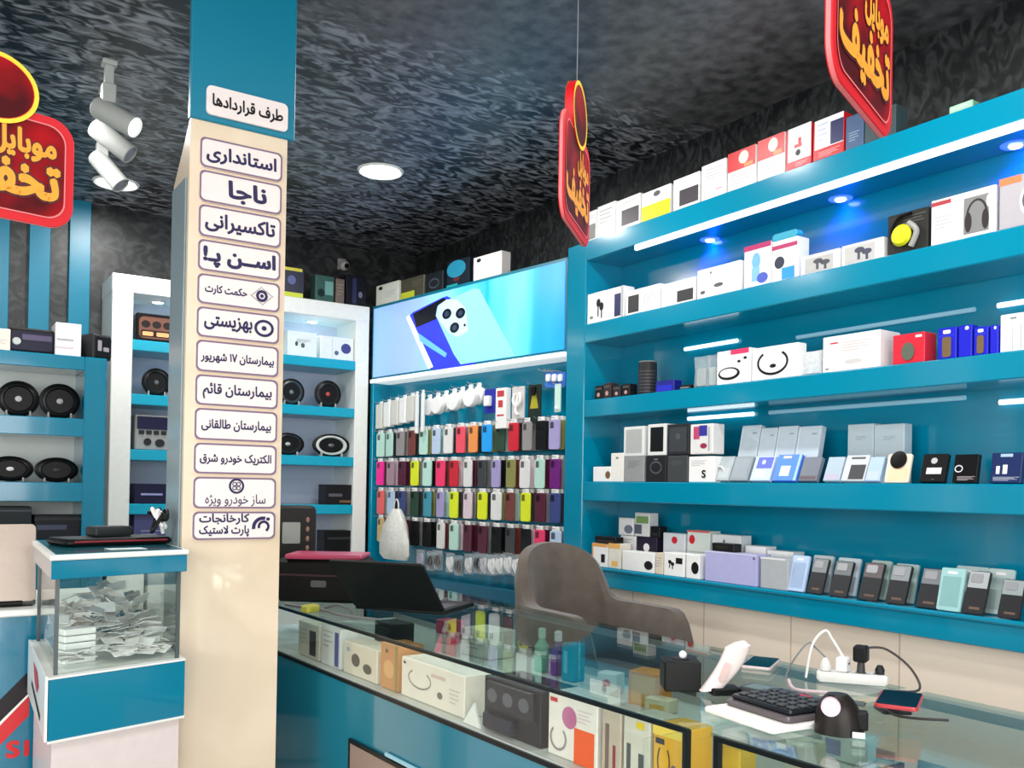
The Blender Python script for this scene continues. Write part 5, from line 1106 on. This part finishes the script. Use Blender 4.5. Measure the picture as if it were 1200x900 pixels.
# ------------------------------------------------------------------ on the side counter and the corner case
lp = empty('laptop', 'beige silver laptop seen from behind on the side counter at the left edge', 'laptop', (.10, YK+.06, 1.084), 0)
MB().box(-.24, 0, .004, .24, .28, .022, .004).obj('base', K((60, 58, 58)), lp)
Ml = Matrix.Translation((0, .006, .016)) @ Matrix.Rotation(math.radians(-9), 4, 'X')
MB().rr(-.24, 0, .24, .255, .016, -.007, .004, ch=.002, M=Ml).obj('lid', mat('champagne_metal', (176, 160, 148), .35, metal=.3), lp)
MB().ell(-.06, .13, .014, .014, -.0074, M=Ml).obj('lid_emblem', K((60, 54, 50), .3), lp, flat=True)
MB().tube([(-.2, .0, .012), (.2, .0, .012)], .009, 10, smooth=False).obj('hinge', BLACK, lp)
z0 = 1.309
o = empty('document_pouch', 'black document pouch lying on the corner glass case', 'pouch', (.50, 2.98, z0), .25)
MB().rr(-.16, -.085, .16, .085, .02, 0, .022, ch=.008, axis='z').obj('pouch', BLACK, o); MB().box(-.14, -.087, .011, .14, -.083, .016, .001).obj('zip', K((150, 40, 50)), o)
tag(MB().rr(-.06, -.035, .06, .035, .008, 0, .03, ch=.006, axis='z').obj('small_pouch', K((40, 44, 46)), None, (.50, 3.00, z0+.0235), (0, 0, .3)), 'dark grey small pouch on top of the black pouch', 'pouch')
tag(MB().box(-.05, -.03, 0, .05, .03, .0015).obj('paper_slip', K((200, 214, 214)), None, (.50, 2.735, z0+.0005), (0, 0, .1)), 'pale paper slip at the front of the corner glass case top', 'paper')
o = empty('cable_tangle', 'tangle of white and black leads on the case top beside the column', 'cable', (.62, 2.90, z0+.03), 0)
for k in range(2):
    rr_ = random.Random(k); pts = [(rr_.uniform(-.03, .03), rr_.uniform(-.04, .04), .005+.075*abs(math.sin(i*1.3+k))) for i in range(9)]
    MB().tube(pts, .006, 8).obj('lead', CARD if k == 0 else BLACK, o)

# ------------------------------------------------------------------ on the long glass counter
o = empty('laptop', 'black laptop open on the glass counter, its lid back toward the column', 'laptop', (1.553-.59*.18, 2.763+.81*.18, HG), math.atan2(-.81, .59))
MB().box(-.18, 0, .003, .18, .26, .020, .004).obj('base', BLACK, o)
mb = MB()
for i in range(12):
    for j in range(5): mb.box(-.16+i*.027, .035+j*.025, .0195, -.16+i*.027+.023, .035+j*.025+.021, .0225, .001)
kb = mb.obj('keyboard', K((86, 84, 88)), o); kb['kind'] = 'thing'
MB().rr(-.05, .175, .05, .245, .006, .0195, .0205, axis='z').obj('touchpad', K((70, 68, 72)), o)
Ml = Matrix.Translation((0, -.002, .016)) @ Matrix.Rotation(math.radians(46), 4, 'X')
MB().rr(-.18, 0, .18, .255, .012, -.005, .005, ch=.002, M=Ml).obj('lid', mat('laptop_black', (9, 9, 10), .5), o)
MB().rr(-.168, .014, .168, .243, .004, .0052, .0058, M=Ml).obj('screen', K((24, 26, 30), .1), o)
o = empty('tall_device', 'tall black device with small pale screen behind the column edge', 'device', (1.345, 3.755, HG+.0005), -.15)
w2 = .085
MB().rr(-.10, 0, .10, .36, .025, -.05, .07, ch=.012).obj('body', mat('tall_device_black', (30, 28, 26), .45), o)
MB().rr(-.045, .2, .03, .29, .006, -.054, -.049).obj('screen', K((150, 152, 146), .2), o)
mb = MB()
for i in range(4): mb.sph((.062, -.05, .18+i*.04), .008, .006, .012)
mb.obj('buttons', K((150, 110, 96)), o)
MB().rr(-.085, .02, .085, .15, .01, -.056, -.05, ch=.003).obj('lower_cover', K((24, 24, 26)), o)
o = empty('black_case', 'wide black equipment case on the counter behind the black laptop', 'case', (1.355, 3.36, HG+.0005), math.radians(-40))
MB().box(-.17, -.10, 0, .17, .10, .165, .014).obj('body', mat('case_black', (15, 13, 13), .5), o)
MB().box(-.172, -.102, .10, .172, .102, .108, .001).obj('seam', K((60, 30, 34)), o)
MB().rr(-.03, .06, .03, .085, .006, -.106, -.098).obj('latch', K((90, 90, 92)), o)
tag(MB().rr(-.15, -.10, .15, .10, .012, 0, .017, ch=.005, axis='z').obj('folder', mat('pink_folder', (190, 70, 104), .3), None, (1.36, 3.36, HG+.166), (0, 0, math.radians(-34))), 'pink red folder lying on the black case behind the column', 'folder')
def cable(name, label, pts, r, m, grp=None):
    o = MB().tube(pts, r, 8).obj(name, m); tag(o, label, 'cable', grp)
for i, (pp_, lb) in enumerate((([(1.245, 3.10, HG+.006), (1.27, 3.04, HG+.022), (1.285, 2.98, HG+.012), (1.275, 2.93, HG+.006)], 'grey lead curling in front of the black case'), ([(1.14, 3.22, HG+.01), (1.21, 3.03, HG+.008), (1.22, 2.88, HG+.008), (1.29, 2.76, HG+.006)], 'thin pale lead lying on the counter near the column'))):
    cable('cable', lb, pp_, .005, K((104, 104, 104)))
tag(MB().box(-.03, -.02, 0, .03, .02, .028, .006).box(-.02, -.022, .01, .02, -.018, .02, .001).obj('adapter', K((170, 170, 60)), None, (1.17, 3.05, HG+.0005), (0, 0, .4)), 'small yellow adapter on the counter next to the column', 'adapter')
# ---- right part of the counter
def cz(px, py, z=HG): return onZ(px, py, z)
p = cz(806, 806); th_ = math.radians(-52)
o = empty('black_cube', 'black cube box carrying a small white ball beside the handset', 'box', (1.466, 1.512, HG), math.radians(-35))
MB().box(-.041, -.039, 0, .041, .039, .068, .003).obj('body', BLACK, o); MB().lathe([(0, .0675), (.02, .0675), (.02, .070), (0, .070)], 20).obj('recess', K((40, 40, 42)), o)
tag(MB().sph((0, 0, .009), .009, .009, .009).obj('white_ball', K((244, 240, 238), .3), None, (1.462, 1.500, HG+.0705)), 'small white ball resting on the black cube', 'ball')
# handset standing in its base
o = empty('handset', 'white telephone handset standing upright on a black base', 'telephone', (1.506, 1.425, HG+.001), math.radians(-28))
MB().rr(-.028, -.026, .04, .026, .01, 0, .016, ch=.003, axis='z').obj('base', BLACK, o)
mb = MB(); secs = []; n = 18
for k in range(13):
    u = k/12; xx = -.022+.062*u+.010*math.sin(u*PI); z = .010+.104*u; wx = .0255+.004*math.sin(u*PI*.9)-.004*(u > .95); wy = .019-.003*math.sin(PI*u)
    if k == 12: wx *= .6; wy *= .6
    secs.append([(xx+wx*math.copysign(abs(math.cos(2*PI*i/n))**.7, math.cos(2*PI*i/n)), wy*math.copysign(abs(math.sin(2*PI*i/n))**.7, math.sin(2*PI*i/n)), z+.004*math.cos(2*PI*i/n)) for i in range(n)])
mb.v = [q for s_ in secs for q in s_]
for k in range(12):
    for i in range(n): j = (i+1) % n; mb.f.append((k*n+i, k*n+j, (k+1)*n+j, (k+1)*n+i)); mb.m.append(0)
mb.f.append(tuple(range(n-1, -1, -1))); mb.m.append(0); mb.f.append(tuple(12*n+i for i in range(n))); mb.m.append(0)
mb.obj('receiver', mat('handset_white', (240, 226, 222), .35), o)
MB().rr(-.008, -.0, .008, .045, .006, -.0195, -.0165, M=Matrix.Translation((-.006, 0, .03)) @ Matrix.Rotation(math.radians(22), 4, 'Y')).obj('inset', K((226, 196, 192), .4), o)
# white board with black keypads
A0 = cz(823, 834); A1 = cz(905, 862); A2 = cz(958, 838); bc = (A0+A2)/2
bx_ = (A1-A0); bl_ = bx_.length; brz = math.atan2(bx_.y, bx_.x)
o = empty('white_board', 'white board under the black keypad device on the counter', 'board', (A1.x, A1.y, HG), brz)
MB().rr(-bl_, 0, 0, .235, .012, .001, .011, ch=.002, axis='z').obj('board', K((244, 240, 236), .35), o)
zb = HG+.0115
o = empty('keypad_device', 'black keypad device with rounded edge lying on the white board', 'keypad', (A1.x-math.sin(brz)*.022, A1.y+math.cos(brz)*.022, zb), brz)
MB().rr(-bl_*.97, .030, -.014, .19, .012, 0, .012, ch=.004, axis='z').obj('tray', K((90, 84, 86), .35), o)
MB().rr(-bl_*.95, .042, -.02, .178, .010, .012, .022, ch=.004, axis='z').obj('body', K((28, 32, 38), .3), o)
mb = MB()
for i in range(6):
    for j in range(4): mb.box(-bl_*.9+i*(bl_*.80/6), .055+j*.028, .0218, -bl_*.9+i*(bl_*.80/6)+bl_*.1, .055+j*.028+.02, .026, .002)
mb.obj('keys', K((64, 64, 66), .4), o)
MB().rr(-bl_*.6, .16, -bl_*.45, .175, .004, .0222, .0235, axis='z').obj('label', K((196, 40, 70)), o)
o = empty('payment_terminal', 'flat grey black payment terminal behind the keypad device', 'payment terminal', (1.575, 1.335, HG+.001), brz+.2)
MB().rr(-.075, -.035, .075, .035, .012, 0, .018, ch=.005, axis='z').obj('body', K((58, 60, 60), .3), o)
MB().rr(-.062, -.024, .0, .024, .004, .018, .0192, axis='z').obj('screen', K((120, 134, 128), .2), o)
mb = MB()
for i in range(3):
    for j in range(3): mb.box(.012+i*.018, -.024+j*.016, .0178, .025+i*.018, -.013+j*.016, .0205, .001)
mb.obj('keys', K((100, 100, 102)), o)
tag(MB().rr(-.07, -.012, .07, .012, .004, 0, .007, ch=.002, axis='z').obj('tool_bar', K((84, 92, 92)), None, (1.66, 1.25, HG+.001), (0, 0, brz+.55)), 'slim dark bar lying beside the payment terminal', 'tool')
def phone(name, label, px, py, rz, wd, ln, body, edge, z=HG+.001, rx=0):
    p = cz(px, py, z); o = empty(name, label, 'phone', (p.x, p.y, z), rz, None, rx)
    MB().rr(-wd/2, -ln/2, wd/2, ln/2, .009, 0, .008, ch=.002, axis='z').obj('body', edge, o)
    MB().rr(-wd/2+.003, -ln/2+.003, wd/2-.003, ln/2-.003, .007, .008, .0085, axis='z').obj('screen', body, o); return o
p1 = phone('smartphone', 'smartphone with pale silver edge lying behind the handset', 892, 779, math.radians(-60), .075, .15, K((8, 40, 44), .08), K((226, 206, 206), .3))
o = empty('phone_stand', 'grey folding stand under the leaning smartphone with red edge', 'stand', (1.70, 1.13, HG+.001), math.radians(-35))
MB().rr(-.03, -.03, .03, .03, .006, 0, .006, ch=.002, axis='z').obj('foot', DARK, o); MB().box(-.012, -.006, .004, .012, .006, .042, .002).obj('arm', DARK, o)
p2 = phone('smartphone', 'dark smartphone with red edge propped beside the tape dispenser', 1054, 823, math.radians(-62), .078, .145, K((12, 26, 38), .1), K((190, 60, 66), .3), z=HG+.0435, rx=.0)
# tape dispenser
pt = cz(985, 862)
o = empty('tape_dispenser', 'black domed tape dispenser with pale pink roll at the counter corner', 'tape dispenser', (pt.x+.012, pt.y+.012, HG), math.radians(-52))
n = 20; mb = MB(); secs = []
for k in range(9):
    u = k/8; rx_ = .045*(1-.12*u)*math.sqrt(max(.0, 1-(u*.92)**3.2)); ry_ = .034*math.sqrt(max(.0, 1-(u*.92)**3.2)); z = .074*u
    secs.append([(rx_*math.cos(2*PI*i/n)-.004*u, ry_*math.sin(2*PI*i/n), z) for i in range(n)])
mb.v = [q for s_ in secs for q in s_]
for k in range(8):
    for i in range(n): j = (i+1) % n; mb.f.append((k*n+i, k*n+j, (k+1)*n+j, (k+1)*n+i)); mb.m.append(0)
mb.f.append(tuple(range(n-1, -1, -1))); mb.m.append(0); mb.f.append(tuple(8*n+i for i in range(n))); mb.m.append(0)
mb.obj('housing', mat('dispenser_black', (36, 30, 28), .35), o)
MB().lathe([(.006, -.008), (.017, -.008), (.018, 0), (.017, .008), (.006, .008)], 20, M=Matrix.Translation((-.016, -.026, .054)) @ AXIS_Y).obj('tape_roll', K((236, 200, 214), .3), o)
MB().rr(.028, .012, .050, .046, .004, -.018, .010, ch=.003).obj('cutter', BLACK, o)
MB().quad(.022, .002, .044, .013, -.0335).obj('sticker', K((226, 232, 226)), o, flat=True)
# power strip, plugs and leads
ps = cz(1005, 800)
o = empty('power_strip', 'white power strip with plugs at the back of the counter', 'power strip', (1.875, 1.355, HG+.001), math.radians(-50))
MB().rr(-.08, -.020, .08, .020, .008, 0, .024, ch=.005, axis='z').obj('body', K((232, 228, 224), .35), o)
mb = MB()
for i in range(4): mb.lathe([(.013, .0238), (.013, .0248), (0, .0248)], 16, M=Matrix.Translation((-.06+i*.04, 0, 0)))
mb.obj('sockets', K((120, 116, 112)), o)
def up(loc, name, label, parts, rz=0):
    o = empty(name, label, 'plug', loc, rz)
    for nm, mb, m in parts: mb.obj(nm, m, o)
    return o
c0, s0_ = math.cos(math.radians(-50)), math.sin(math.radians(-50))
def onstrip(t, q=0): return (1.875+c0*t-s0_*q, 1.355+s0_*t+c0*q, HG+.026)
up(onstrip(.02), 'charger', 'black charger plugged into the white power strip', [('pins', MB().lathe([(.010, 0), (.008, .03)], 12), K((60, 58, 58))), ('body', MB().rr(-.018, -.016, .018, .016, .006, .026, .064, ch=.004, axis='z'), BLACK)], .4)
up(onstrip(-.02), 'charger', 'white cube charger plugged into the white power strip', [('body', MB().rr(-.016, -.014, .016, .014, .005, 0, .034, ch=.004, axis='z'), CARD), ('port', MB().box(-.005, -.0146, .018, .005, -.0138, .022), DARK)], .3)
up(onstrip(-.06), 'plug', 'small white plug at the left end of the power strip', [('body', MB().lathe([(.012, 0), (.013, .012), (.008, .024), (.004, .03)], 14), K((224, 222, 220)))], 0)
up(onstrip(.062), 'plug', 'black plug lying at the right end of the power strip', [('body', MB().lathe([(.010, 0), (.011, .01), (.006, .02)], 14), DARK)], 0)
b0 = Vector(onstrip(.02)); q1 = Vector((1.72, 1.02, HG+.005))
cable('cable', 'dark lead arching from the black charger down to the counter', [b0+Vector((.01, -.01, .06)), b0+Vector((.04, -.04, .058)), b0+Vector((.06, -.09, .02)), b0+Vector((.03, -.13, -.02)), Vector((1.72, 1.17, HG+.03)), Vector((1.66, 1.10, HG+.006)), q1], .0028, K((60, 52, 52)))
w0 = Vector(onstrip(-.02))
cable('cable', 'white lead looping up from the cube charger', [w0+Vector((0, 0, .034)), w0+Vector((-.015, .02, .075)), w0+Vector((-.03, .03, .095)), w0+Vector((-.05, .05, .06)), w0+Vector((-.06, .06, -.02))], .003, CARD)
w0 = Vector(onstrip(-.06))
cable('cable', 'thin grey lead standing up from the small white plug', [w0+Vector((0, 0, .03)), w0+Vector((-.01, .02, .05)), w0+Vector((-.03, .03, .062)), w0+Vector((-.05, .06, .01)), w0+Vector((-.06, .07, -.028))], .002, GREY)
cable('cable', 'pale lead lying along the board edge from the power strip', [Vector((1.74, 1.43, HG+.006)), Vector((1.68, 1.36, HG+.004)), Vector((1.70, 1.28, HG+.008)), Vector((1.66, 1.22, HG+.004))], .004, K((214, 190, 196)))

# ------------------------------------------------------------------ boxes inside the first glass counter
FZ = .879
def ib(name, label, cat, x0, x1, hh, color, spec, d=.09, ins=.035, grp='boxes inside the long glass counter', extra=None):
    p, q = onC(x0, 800, -ins), onC(x1, 800, -ins)
    def hit(px): # base point on the display floor along this column of the photo, on a line set back from the pane
        lo = onC(px, 700, -ins); return lo
    # solve the pixel column on the floor line
    def on_line(px):
        best = None
        t0, t1 = 600.0, 1100.0
        for _ in range(40):
            t = (t0+t1)/2; P = onC(px, t, -ins)
            if P.z > FZ: t0 = t
            else: t1 = t
        return P
    p, q = on_line(x0), on_line(x1); w = (Vector((q.x, q.y))-Vector((p.x, p.y))).length
    m = (p+q)/2; nd = Vector((-NC.x, -NC.y))
    o = bpy.data.objects.new(name, carton(name, w*.97, d, hh, color)); C.objects.link(o)
    o.location = (m.x+nd.x*d/2, m.y+nd.y*d/2, FZ); o.rotation_euler = (0, 0, math.atan2(DC.y, DC.x)); tag(o, label, cat, grp)
    if spec: prints(o, spec, w*.97, d, hh)
    if extra: extra(o, w*.97, d, hh)
    return o
ib('gadget_box', 'white box with dark upright figure, left end inside the counter', 'box', 349, 374, .125, (214, 208, 192), [('r', .55, .1, .85, .8, (60, 56, 52)), ('l', .1, .3, .4, .8, LG)])
ib('gadget_box', 'white box with violet edge, second inside the counter', 'box', 376, 399, .135, (226, 224, 222), [('r', .7, .05, .9, .9, (96, 92, 150)), ('l', .1, .4, .6, .9, LG)])
ib('gadget_box', 'cream box with camera pictures inside the counter', 'box', 402, 442, .105, (236, 222, 204), [('o', .25, .3, .5, .7, (110, 98, 90)), ('o', .6, .2, .85, .5, (110, 98, 90)), ('o', .1, .7, .2, .85, LG)])
ib('gadget_box', 'orange brown box beside the cable box inside the counter', 'box', 445, 466, .138, (206, 140, 84), [('o', .2, .25, .8, .65, (226, 170, 110)), ('r', .3, .8, .45, .88, (90, 60, 40)), ('r', .85, 0, 1, 1, (150, 130, 70))])
ib('cable_box', 'wide white box with cable picture inside the counter', 'box', 469, 545, .115, (242, 230, 218), [('arc', .12, .3, .5, .8, (150, 146, 140)), ('r', .5, .72, .72, .8, (220, 190, 180)), ('l', .78, .2, .94, .6, (206, 196, 186)), ('o', .6, .25, .68, .42, (120, 112, 108)), ('r', .04, .84, .08, .9, BK)], d=.13)
def radio_x(o, w, d, h):
    MB().rr(-w*.4, h*.45, w*.42, h*.95, .008, -d/2-.012, -d/2, ch=.003).obj('front_panel', K((34, 34, 40), .3), o)
    mb = MB()
    for i in range(3): mb.ell(-w*.28+i*w*.28, h*.7, w*.09, h*.13, -d/2-.0126)
    mb.obj('dials', K((84, 84, 92), .3), o)
    MB().rr(-w*.42, h*.08, w*.1, h*.36, .006, -d/2-.02, -d/2, ch=.004).obj('bracket', K((24, 28, 44), .3), o)
ib('car_radio', 'black car radio with round dials lying inside the counter', 'car radio', 566, 634, .135, (22, 22, 24), [], d=.12, extra=radio_x)
tag(MB().prism([(-.05, 0), (.03, 0), (-.0, .06)], -.003, .003, 'y').obj('price_card', K((240, 238, 234)), None, tuple(onC(556, 838, -.02).to_2d())+(FZ,), (0, 0, math.atan2(DC.y, DC.x))), 'small white card in front of the black car radio inside the counter', 'card')
ib('phone_box', 'white box with pink shape and orange panel inside the counter', 'box', 641, 700, .145, (238, 228, 220), [('r', .55, .0, .95, .55, (244, 96, 36)), ('o', .3, .5, .6, .85, (196, 110, 150)), ('r', .05, .86, .2, .93, RD), ('l', .62, .62, .9, .85, (214, 196, 200)), ('arc', .05, .1, .4, .5, (150, 140, 136))])
ib('gadget_box', 'beige grey box right of the orange paneled box inside the counter', 'box', 704, 727, .142, (196, 178, 160), [('r', .2, .1, .4, .8, (130, 104, 92)), ('r', .6, .1, .75, .5, (150, 60, 60))])
ib('gadget_box', 'grey box with yellow corner inside the counter', 'box', 729, 761, .145, (214, 206, 192), [('r', .5, .85, .8, .95, (236, 200, 40)), ('r', .15, .15, .3, .6, (90, 88, 92)), ('r', .6, .1, .8, .5, (90, 88, 92))])
ib('gadget_box', 'yellow box with dark loop picture inside the counter by the post', 'box', 764, 799, .145, (240, 176, 40), [('arc', .15, .25, .6, .75, (90, 60, 30)), ('o', .6, .3, .85, .5, (120, 90, 110)), ('r', .0, .86, 1, 1, (250, 214, 90)), ('r', .1, .74, .4, .82, (60, 40, 50))])
# second row, further inside
def ib2(name, label, cat, px, py, w, d, h, color, spec, rz=0, extra=None):
    p = onZ(px, py, FZ+h*.5); p.y *= min(1, 1.80/p.x) if p.x > 1.80 else 1; p.x = min(p.x, 1.80); o = bpy.data.objects.new(name, carton(name, w, d, h, color)); C.objects.link(o)
    o.location = (p.x, p.y, FZ); o.rotation_euler = (0, 0, math.atan2(DC.y, DC.x)+rz); tag(o, label, cat, 'goods further back inside the long counter')
    if spec: prints(o, spec, w, d, h)
    return o
ib2('gadget_box', 'orange box seen through the counter top in front of the black cube', 'box', 762, 806, .10, .08, .10, (240, 150, 40), [('r', .1, .1, .9, .9, (246, 176, 90))], .25)
ib2('gadget_box', 'white box seen through the counter top left of the green bottle', 'box', 572, 752, .17, .12, .10, (232, 234, 226), [('l', .2, .2, .8, .8, LG)], .1)
ib2('gadget_box', 'pink and white pack seen through the counter top below the laptop', 'box', 527, 738, .09, .07, .09, (226, 90, 130), [('r', 0, 0, 1, .4, WT)], .2)
ib2('gadget_box', 'charcoal box seen through the counter top behind the orange brown box', 'box', 462, 742, .14, .1, .09, (62, 60, 66), [('l', .2, .2, .8, .8, GR)], .0)
ib2('gadget_box', 'teal pack seen through the counter top beside the purple bottle', 'box', 672, 768, .06, .05, .12, (0, 140, 170), [('r', .2, .2, .5, .8, (120, 200, 220))], .0)
ib2('gadget_box', 'flat grey pack seen through the counter top near the black cube', 'box', 690, 812, .16, .09, .03, (176, 184, 184), [('r', .1, .2, .5, .8, LG)], .5)
ib2('gadget_box', 'white pack with red spot seen through the counter top', 'box', 716, 784, .07, .05, .06, (220, 222, 218), [('o', .3, .3, .7, .7, (220, 70, 60))], .3)
ib2('gadget_box', 'cream flat pack seen through the counter top near the black posts', 'box', 775, 826, .08, .05, .04, (238, 222, 190), [('r', .2, .2, .8, .6, (240, 180, 60))], .2)
def bottle(label, px, py, body, capc):
    p = onZ(px, py, FZ+.07); p.y *= min(1, 1.86/p.x); p.x = min(p.x, 1.86); o = empty('spray_bottle', label, 'bottle', (p.x, p.y, FZ), 0, 'bottles inside the long counter')
    MB().lathe([(.022, 0), (.025, .005), (.025, .085), (.012, .105), (.011, .115)], 20).obj('body', K(body, .25), o); MB().lathe([(.013, .113), (.014, .14), (.010, .146), (0, .146)], 16).obj('cap', K(capc, .3), o)
bottle('mint green bottle seen through the glass counter top', 635, 762, (120, 196, 170), (190, 226, 210))
bottle('purple bottle with white cap seen through the glass counter top', 654, 766, (84, 60, 130), (230, 230, 240))
# second counter's goods
def ib3(name, label, x, y, w, d, h, color, spec, rz=0):
    o = bpy.data.objects.new(name, carton(name, w, d, h, color)); C.objects.link(o)
    o.location = (x, y, FZ); o.rotation_euler = (0, 0, -PI/2+rz); tag(o, label, 'box', 'goods at the near end of the long counter'); prints(o, spec, w, d, h)
ib3('gadget_box', 'yellow box behind the double black posts inside the counter', 1.425, 1.305, .07, .05, .1, (236, 190, 40), [('r', .1, .1, .9, .5, (170, 150, 40))])
ib3('gadget_box', 'pale grey box inside the counter under the white board', 1.535, 1.385, .16, .1, .09, (196, 200, 196), [('l', .2, .3, .8, .7, LG)])
ib3('gadget_box', 'cream pack inside the counter below the tape dispenser', 1.66, 1.34, .10, .08, .07, (232, 222, 204), [('o', .3, .3, .6, .7, WT)], .1)
ib3('gadget_box', 'pale pack with violet square inside the counter at the lower right', 1.84, 1.335, .10, .07, .06, (222, 224, 226), [('r', .1, .2, .5, .8, (150, 150, 196))], .1)
